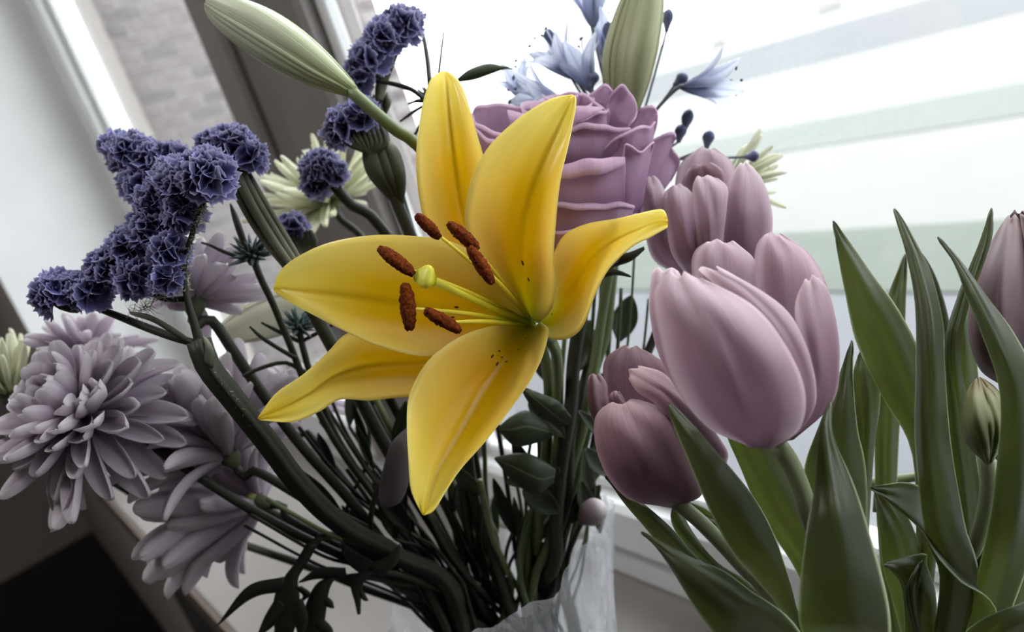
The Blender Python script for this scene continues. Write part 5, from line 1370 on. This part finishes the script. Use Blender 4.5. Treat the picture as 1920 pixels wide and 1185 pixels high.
# curled leaf rim under the lily
cl = empty('dried_leaf', W(730, 820, .40), 'greyish mauve dried leaf hanging behind the lowest lily petal', 'leaf')
rail_part('blade', [(765,800,.40),(735,830,.398),(718,880,.397),(710,925,.399),(715,948,.40)], [(772,805,.398),(756,840,.392),(742,890,.391),(732,930,.395),(722,950,.40)], [(785,812,.40),(778,850,.397),(768,900,.396),(752,940,.399),(730,951,.40)], M_mauveleaf, cl, .0006)
stem('stalk', [(770,805,.402), (745,860,.406), (704,930,.412), (700,1000,.425), (740,1070,.445)], .0016, M_dstem, cl, sides=7)
# lobed chrysanthemum leaves over the sill
def lobed_leaf(label, spine, lobes, mat, t=.0007):
    """leaf blade along a spine with pointed side lobes, each a rails surface welded at the spine"""
    e = empty('lobed_leaf', W(*spine[0][:3]), label, 'leaf')
    L = [(x - w * .7, y, d) for x, y, d, w in spine]; M = [(x, y, d - .002) for x, y, d, w in spine]; R = [(x + w * .7, y, d) for x, y, d, w in spine]
    rail_part('blade', L, M, R, mat, e, t, nu=24, nv=9)
    for (a, b, c, w) in lobes:
        dx, dy = c[0] - a[0], c[1] - a[1]; l = math.hypot(dx, dy); nx, ny = -dy / l, dx / l
        pts = [a, b, c]; ws = [w, w * .75, 1]
        rail_part('lobe', [(p[0] + nx * s, p[1] + ny * s, p[2]) for p, s in zip(pts, ws)], [(p[0], p[1], p[2] - .0015) for p in pts], [(p[0] - nx * s, p[1] - ny * s, p[2]) for p, s in zip(pts, ws)], mat, e, t, nu=14, nv=7)
    return e
l1 = lobed_leaf('dark lobed leaf drooping over the sill with a long curved lobe', [(585,1020,.415,16), (565,1055,.412,17), (545,1085,.41,20), (538,1120,.41,34), (535,1160,.412,30), (530,1215,.415,20)],
    [((540,1095,.41), (470,1110,.408), (408,1172,.41), 16), ((530,1130,.41), (505,1165,.41), (482,1195,.412), 16), ((550,1125,.41), (565,1165,.411), (562,1200,.413), 18), ((556,1100,.41), (575,1115,.412), (560,1132,.413), 10), ((535,1170,.412), (530,1200,.413), (528,1240,.415), 20)], M_dkleaf)
stem('stalk', [(585,1022,.415), (612,1004,.42), (660,1015,.43), (760,1075,.45)], .0022, M_dstem, l1, sides=7)
l2 = lobed_leaf('broad dark lobed leaf hanging beside the long curved one', [(640,1085,.425,14), (615,1088,.422,18), (600,1110,.42,24), (590,1150,.42,30), (585,1190,.422,28), (582,1230,.425,16)],
    [((600,1120,.42), (618,1132,.42), (626,1140,.421), 10), ((592,1165,.42), (615,1185,.421), (622,1205,.423), 14), ((650,1078,.425), (600,1075,.422), (560,1092,.42), 14), ((585,1190,.421), (560,1215,.423), (556,1240,.425), 14)], M_dkleaf)
stem('stalk', [(640,1085,.425), (690,1078,.432), (750,1090,.445), (810,1112,.456)], .0022, M_dstem, l2, sides=7)
l3 = lobed_leaf('small dark lobed leaf dangling over the white vase rim', [(690,1070,.418,18), (672,1085,.418,20), (668,1105,.418,14), (671,1130,.418,8), (673,1152,.418,4)],
    [((674,1108,.418), (684,1122,.418), (690,1126,.418), 6), ((690,1065,.418), (655,1040,.418), (640,1015,.418), 18), ((700,1070,.418), (735,1050,.418), (750,1020,.419), 16)], M_dkleaf)
stem('stalk', [(690,1070,.418), (745,1076,.43), (805,1100,.447), (850,1130,.46)], .0020, M_dstem, l3, sides=7)
# bare cut stems that run into the vase
GS = 'bare cut stems running into the bouquet vase'
SD = [((470,965,.41), (600,1035,.425), (740,1090,.45), 3.4), ((458,985,.412), (600,1060,.43), (745,1115,.455), 3.0), ((500,935,.405), (620,1005,.42), (760,1075,.45), 4.2),
      ((560,800,.43), (640,900,.44), (800,1060,.46), 4), ((610,760,.44), (700,900,.45), (840,1080,.465), 4), ((690,750,.45), (690,860,.45), (660,1010,.46), 4), ((640,640,.45), (720,780,.455), (860,1040,.468), 9),
      ((700,700,.46), (790,860,.462), (900,1060,.47), 6), ((860,700,.44), (880,880,.452), (930,1090,.468), 5), ((920,720,.45), (950,900,.455), (980,1080,.465), 5), ((900,900,.43), (920,1000,.445), (955,1110,.46), 6),
      ((1130,700,.47), (1100,880,.468), (1030,1070,.468), 5), ((1010,800,.45), (1010,930,.455), (985,1080,.465), 5), ((650,880,.43), (740,1000,.445), (850,1110,.46), 4), ((960,860,.46), (985,970,.46), (1000,1090,.468), 4),
      ((600,690,.47), (660,830,.47), (820,1060,.472), 4), ((840,840,.47), (850,960,.47), (880,1090,.472), 7), ((800,960,.44), (840,1040,.45), (900,1120,.462), 6), ((1060,620,.46), (1040,830,.46), (1000,1060,.466), 5), ((540,870,.42), (640,960,.435), (780,1075,.455), 5)]
for k, (a, b, c, w) in enumerate(SD):
    r = w * .42 / FPX
    P = [W(*a), W(*b), W(*c)]
    defer('flower_stalk', to_vase(P), r, r, [M_dstem, M_dstem, M_gstem, M_dkleaf][k % 4], None, 8, labels=(('thick ' if w >= 6 else 'thin ') + ('bare dark olive', 'bare dark olive', 'bare fresh green', 'bare blackish')[k % 4] + ' flower stalk running down into the bouquet vase', 'stalk', GS))
# narrow dark blades between the stems
for k, (c, a, ln, w, d) in enumerate((((700,880), -1.95, 90, 9, .44), ((694,860), -2.0, 110, 8, .453), ((655,800), -1.5, 90, 12, .455), ((960,1000), -1.9, 110, 12, .45), ((905,930), -2.4, 90, 14, .45), ((760,960), -2.0, 80, 22, .43), ((740,1010), -1.7, 110, 24, .435), ((850,960), -1.2, 100, 18, .455), ((700,760), -2.5, 110, 12, .45), ((770,1000),-2.2,120,20,.43), ((720,1080),-2.0,140,22,.435), ((700,1015),-2.3,90,12,.452), ((640,960),-2.4,130,13,.425), ((775,1005),-1.9,80,12,.45), ((978,1030),-1.6,100,11,.459), ((1010,930),-2.0,120,16,.455), ((925,1035),-1.8,110,10,.472), ((630,905), -1.8, 100, 12, .44), ((600,790), -1.6, 90, 10, .445), ((868,985),-1.35,100,12,.478), ((1052,1010),-1.4,90,10,.462), ((1030,720),-1.9,90,18,.45), ((740,860),-1.5,110,14,.455))):
    e = empty('leaf_blade', W(c[0], c[1], d), ('slim ' if w < 13 else 'broad ') + ('blackish' if k % 2 else 'dull green') + ' pointed leaf blade among the crowded bouquet stems', 'leaf', 'narrow leaf blades among the stems')
    oval(e, c, a, ln, w, M_dkleaf if k % 2 else M_green, d)
    defer('stalk', to_vase([W(c[0], c[1], d), W(c[0] * .6 + 920 * .4, c[1] * .5 + 1110 * .5, d * .5 + .23)]), .0011, .0011, M_dstem, e, 6)
# round closed bud by the cellophane
M_rb = petal_mat('round_bud', [(0, rgb(60, 50, 52)), (.5, rgb(130, 116, 120)), (1, rgb(206, 196, 198))], .15, .5, .3)
rb_ = empty('round_bud', W(1118, 978, .434), 'small round mauve bud touching the cellophane rim', 'flower bud')
px_tube('bud_head', [(1089,980,.434,7), (1099,970,.433,20), (1111,960,.432,25), (1125,952,.432,21), (1135,946,.432,8)], M_rb, rb_, 16, 18, ridge=.05, nr=5)
stem('stem', [(1092,978,.434), (1076,1006,.442), (1055,1060,.455)], .0015, M_dstem, rb_)

# ------------------------------------------------------------------ lay the stems side by side, then build them
def relax(its=160):
    P0 = np.vstack([s['Q'] for s in STEMS]); R = np.concatenate([s['r'] * (1 + s['k'].get('ridge', 0)) for s in STEMS])
    tid = {}
    num = lambda nm: tid.setdefault(nm, len(tid))
    ids = np.concatenate([np.full(len(s['Q']), k) for k, s in enumerate(STEMS)])
    thing_ = np.concatenate([np.full(len(s['Q']), num(s['parent'].name) if s['parent'] else -1 - k) for k, s in enumerate(STEMS)])
    mob = np.ones(len(P0)); tul = np.concatenate([np.full(len(s['Q']), s['tulip']) for s in STEMS])
    off = 0; starts = []
    for s in STEMS:
        n = len(s['Q']); arc = np.concatenate(([0], np.cumsum(np.linalg.norm(np.diff(s['Q'], axis=0), axis=1))))
        pin = 0.010
        mob[off:off + n] = np.clip((arc - 0.002) / pin, 0, 1); starts.append((off, n)); off += n
    seg = np.concatenate([np.arange(o, o + n - 1) for o, n in starts])
    # fixed neighbours: petals, leaves, florets
    from mathutils.kdtree import KDTree
    SV, SO = [], []
    for o in list(bpy.data.objects):
        if o.type != 'MESH' or not o.data.polygons: continue
        r = root_of(o)
        if r.get('kind') == 'structure' or r.name.startswith(('glass_vase', 'cellophane', 'ceiling', 'bare_tree')): continue
        v, f, mn, mx = geo(o)
        SV.append(v); SO += [num(r.name)] * len(v)
    SV = np.vstack(SV); kd = KDTree(len(SV))
    for i, v in enumerate(SV): kd.insert(v, i)
    kd.balance()
    P = P0.copy(); marg = 0.0004
    camd = math.atan2(-VY, -VX)
    def contain(P):
        for cx, cy, r0, r1, h, sel in ((VX, VY, .041, .054, .165, ~tul), (TX, TY, .031, .040, .14, tul)):
            dx, dy = P[:, 0] - cx, P[:, 1] - cy; rr = np.hypot(dx, dy) + 1e-9; z = P[:, 2]
            lim = np.full(len(P), 9.0)
            i = sel & (z < h + .002); lim[i] = r0 + (r1 - r0) * z[i] / h - R[i] - .0012
            if h > .15:
                dg = np.degrees((np.arctan2(dy, dx) - camd + math.pi) % (2 * math.pi) - math.pi)
                sm = lambda x: np.clip(x, 0, 1) ** 2 * (3 - 2 * np.clip(x, 0, 1))
                top = 0.205 + 0.056 * sm((dg + 75) / 55) * (1 - sm((dg - 78) / 40)) + .004
                i = sel & (z >= h + .002) & (z < top)
                lim[i] = .0615 + .027 * np.maximum(0, (z[i] - .12) / .14) ** 1.2 - .0062 - R[i]
            q = np.minimum(1, lim / rr)
            P[:, 0] = cx + dx * q; P[:, 1] = cy + dy * q
        return P
    for it in range(its):
        if it % 10 == 0:
            mid = ((P[seg] + P[seg + 1]) / 2).astype(np.float32); I, J = [], []
            sq = (mid ** 2).sum(axis=1)
            for b in range(0, len(mid), 600):
                d2 = sq[b:b + 600, None] + sq[None] - 2 * mid[b:b + 600] @ mid.T
                i, j = np.where(d2 < 0.0175 ** 2); i = i + b
                k = (j > i) & (thing_[seg[i]] != thing_[seg[j]]); I.append(i[k]); J.append(j[k])
            I = np.concatenate(I); J = np.concatenate(J)
        a, b = seg[I], seg[J]
        p1, d1, p2, d2_ = P[a], P[a + 1] - P[a], P[b], P[b + 1] - P[b]
        r = p1 - p2; A = (d1 * d1).sum(1); E = (d2_ * d2_).sum(1); Fv = (d2_ * r).sum(1); Cc = (d1 * r).sum(1); B = (d1 * d2_).sum(1)
        den = A * E - B * B
        s = np.clip(np.where(den > 1e-16, (B * Fv - Cc * E) / np.maximum(den, 1e-16), 0.5), 0, 1)
        t = np.clip((B * s + Fv) / np.maximum(E, 1e-16), 0, 1); s = np.clip((B * t - Cc) / np.maximum(A, 1e-16), 0, 1)
        dv = (p1 + d1 * s[:, None]) - (p2 + d2_ * t[:, None]); ds = np.linalg.norm(dv, axis=1)
        need = np.maximum(R[a], R[a + 1]) + np.maximum(R[b], R[b + 1]) + marg - ds
        h = need > 0
        D = np.zeros_like(P); Wt = np.zeros(len(P))
        if h.any():
            a, b, s, t, dv, ds, need = a[h], b[h], s[h], t[h], dv[h], ds[h], need[h]
            alt = np.cross(d1[h], d2_[h]); al = np.linalg.norm(alt, axis=1)
            nrm = np.where((ds > 1e-5)[:, None], dv / np.maximum(ds, 1e-9)[:, None], alt / np.maximum(al, 1e-12)[:, None])
            ma = mob[a] + 1e-3; mb = mob[b] + 1e-3; wa = ma / (ma + mb); wb = 1 - wa
            for idx, w_, sg, ww in ((a, 1 - s, 1, wa), (a + 1, s, 1, wa), (b, 1 - t, -1, wb), (b + 1, t, -1, wb)):
                np.add.at(D, idx, (sg * nrm * (need * ww * (0.35 + 0.65 * w_))[:, None])); np.add.at(Wt, idx, 1.0)
        if it % 12 == 0:
            ni, nk = [], []
            for i in range(len(P)):
                if mob[i] < .2: continue
                hh = [k for co, k, dist in kd.find_range(P[i], R[i] + 0.0045) if SO[k] != thing_[i]]
                ni += [i] * len(hh); nk += hh
            ni = np.array(ni, int); nk = np.array(nk, int)
        if it % 2 == 0 and len(ni):
            v = P[ni] - SV[nk]; dist = np.linalg.norm(v, axis=1); gap = R[ni] + .0012 - dist; g_ = gap > 0
            np.add.at(D, ni[g_], v[g_] / np.maximum(dist[g_], 1e-6)[:, None] * (gap[g_] * .5)[:, None]); np.add.at(Wt, ni[g_], .5)
        step = D / np.maximum(1, Wt * .6)[:, None]
        P = P + step * mob[:, None]
        if it < its * .8:
            O = P - P0; S = O.copy()
            for o, n in starts:
                S[o + 1:o + n - 1] = O[o + 1:o + n - 1] * .6 + .2 * (O[o:o + n - 2] + O[o + 2:o + n])
            P = P0 + S * .998
        P[:, 2] = np.maximum(P[:, 2], .0125 + R)
        P = np.where((mob > .3)[:, None], contain(P), P)
    print('stems', len(STEMS), 'contacts left', int(h.sum()), 'mean shift', float(np.linalg.norm(P - P0, axis=1).mean()))
    for (o, n), s in zip(starts, STEMS): s['Q'] = P[o:o + n]
relax()
for s in STEMS:
    V, F, U = tube_data(s['Q'], s['r'], s['sides'], **s['k'])
    o = add(s['name'], V, F, s['mat'], s['parent'], U)
    if s['labels']: tag(o, *s['labels'])
STEMS.clear()
# leaves last: each takes the nearest attitude in which it passes through nothing
import itertools
hits = 0
for parent, c, ang, ln, w, mat, d, slide in LATE:
    ctr = W(c[0], c[1], d); ext = (ln + 25) * d / FPX + .008
    obs = foreign(parent, ctr - ext, ctr + ext, stems=False)
    best = None
    opts = sorted(itertools.product((0, .12, -.12, .25, -.25, .4, -.4, .6, -.6), (0, .012, -.012, .025, -.025, .04, -.04), (0, .7, -.7, 1.2, -1.2), (0, .004, -.004, .009, -.009) if slide else (0,), (1, .8, .65)),
                  key=lambda q: abs(q[0]) * 2 + abs(q[1]) * 22 + abs(q[2]) * .5 + abs(q[3]) * 40 + (1 - q[4]) * 2.2)
    for da, ti, tw, dz, sc in opts[:140]:
        L, M, R = oval_rails(c, ang + da, ln * sc, w * sc, d + dz, .004, ti, tw)
        G = rails(L, M, R, nu=16, nv=7)
        V, F, U = shell(G, .0006)
        n = len(BVHTree.FromPolygons([tuple(q) for q in V], F).overlap(obs)) if obs else 0
        if best is None or n < best[0]: best = (n, L, M, R)
        if n == 0: break
    hits += best[0] > 0
    rail_part('leaf', best[1], best[2], best[3], mat, parent, .0006, nu=16, nv=7)
print('leaves still touching', hits, 'of', len(LATE))
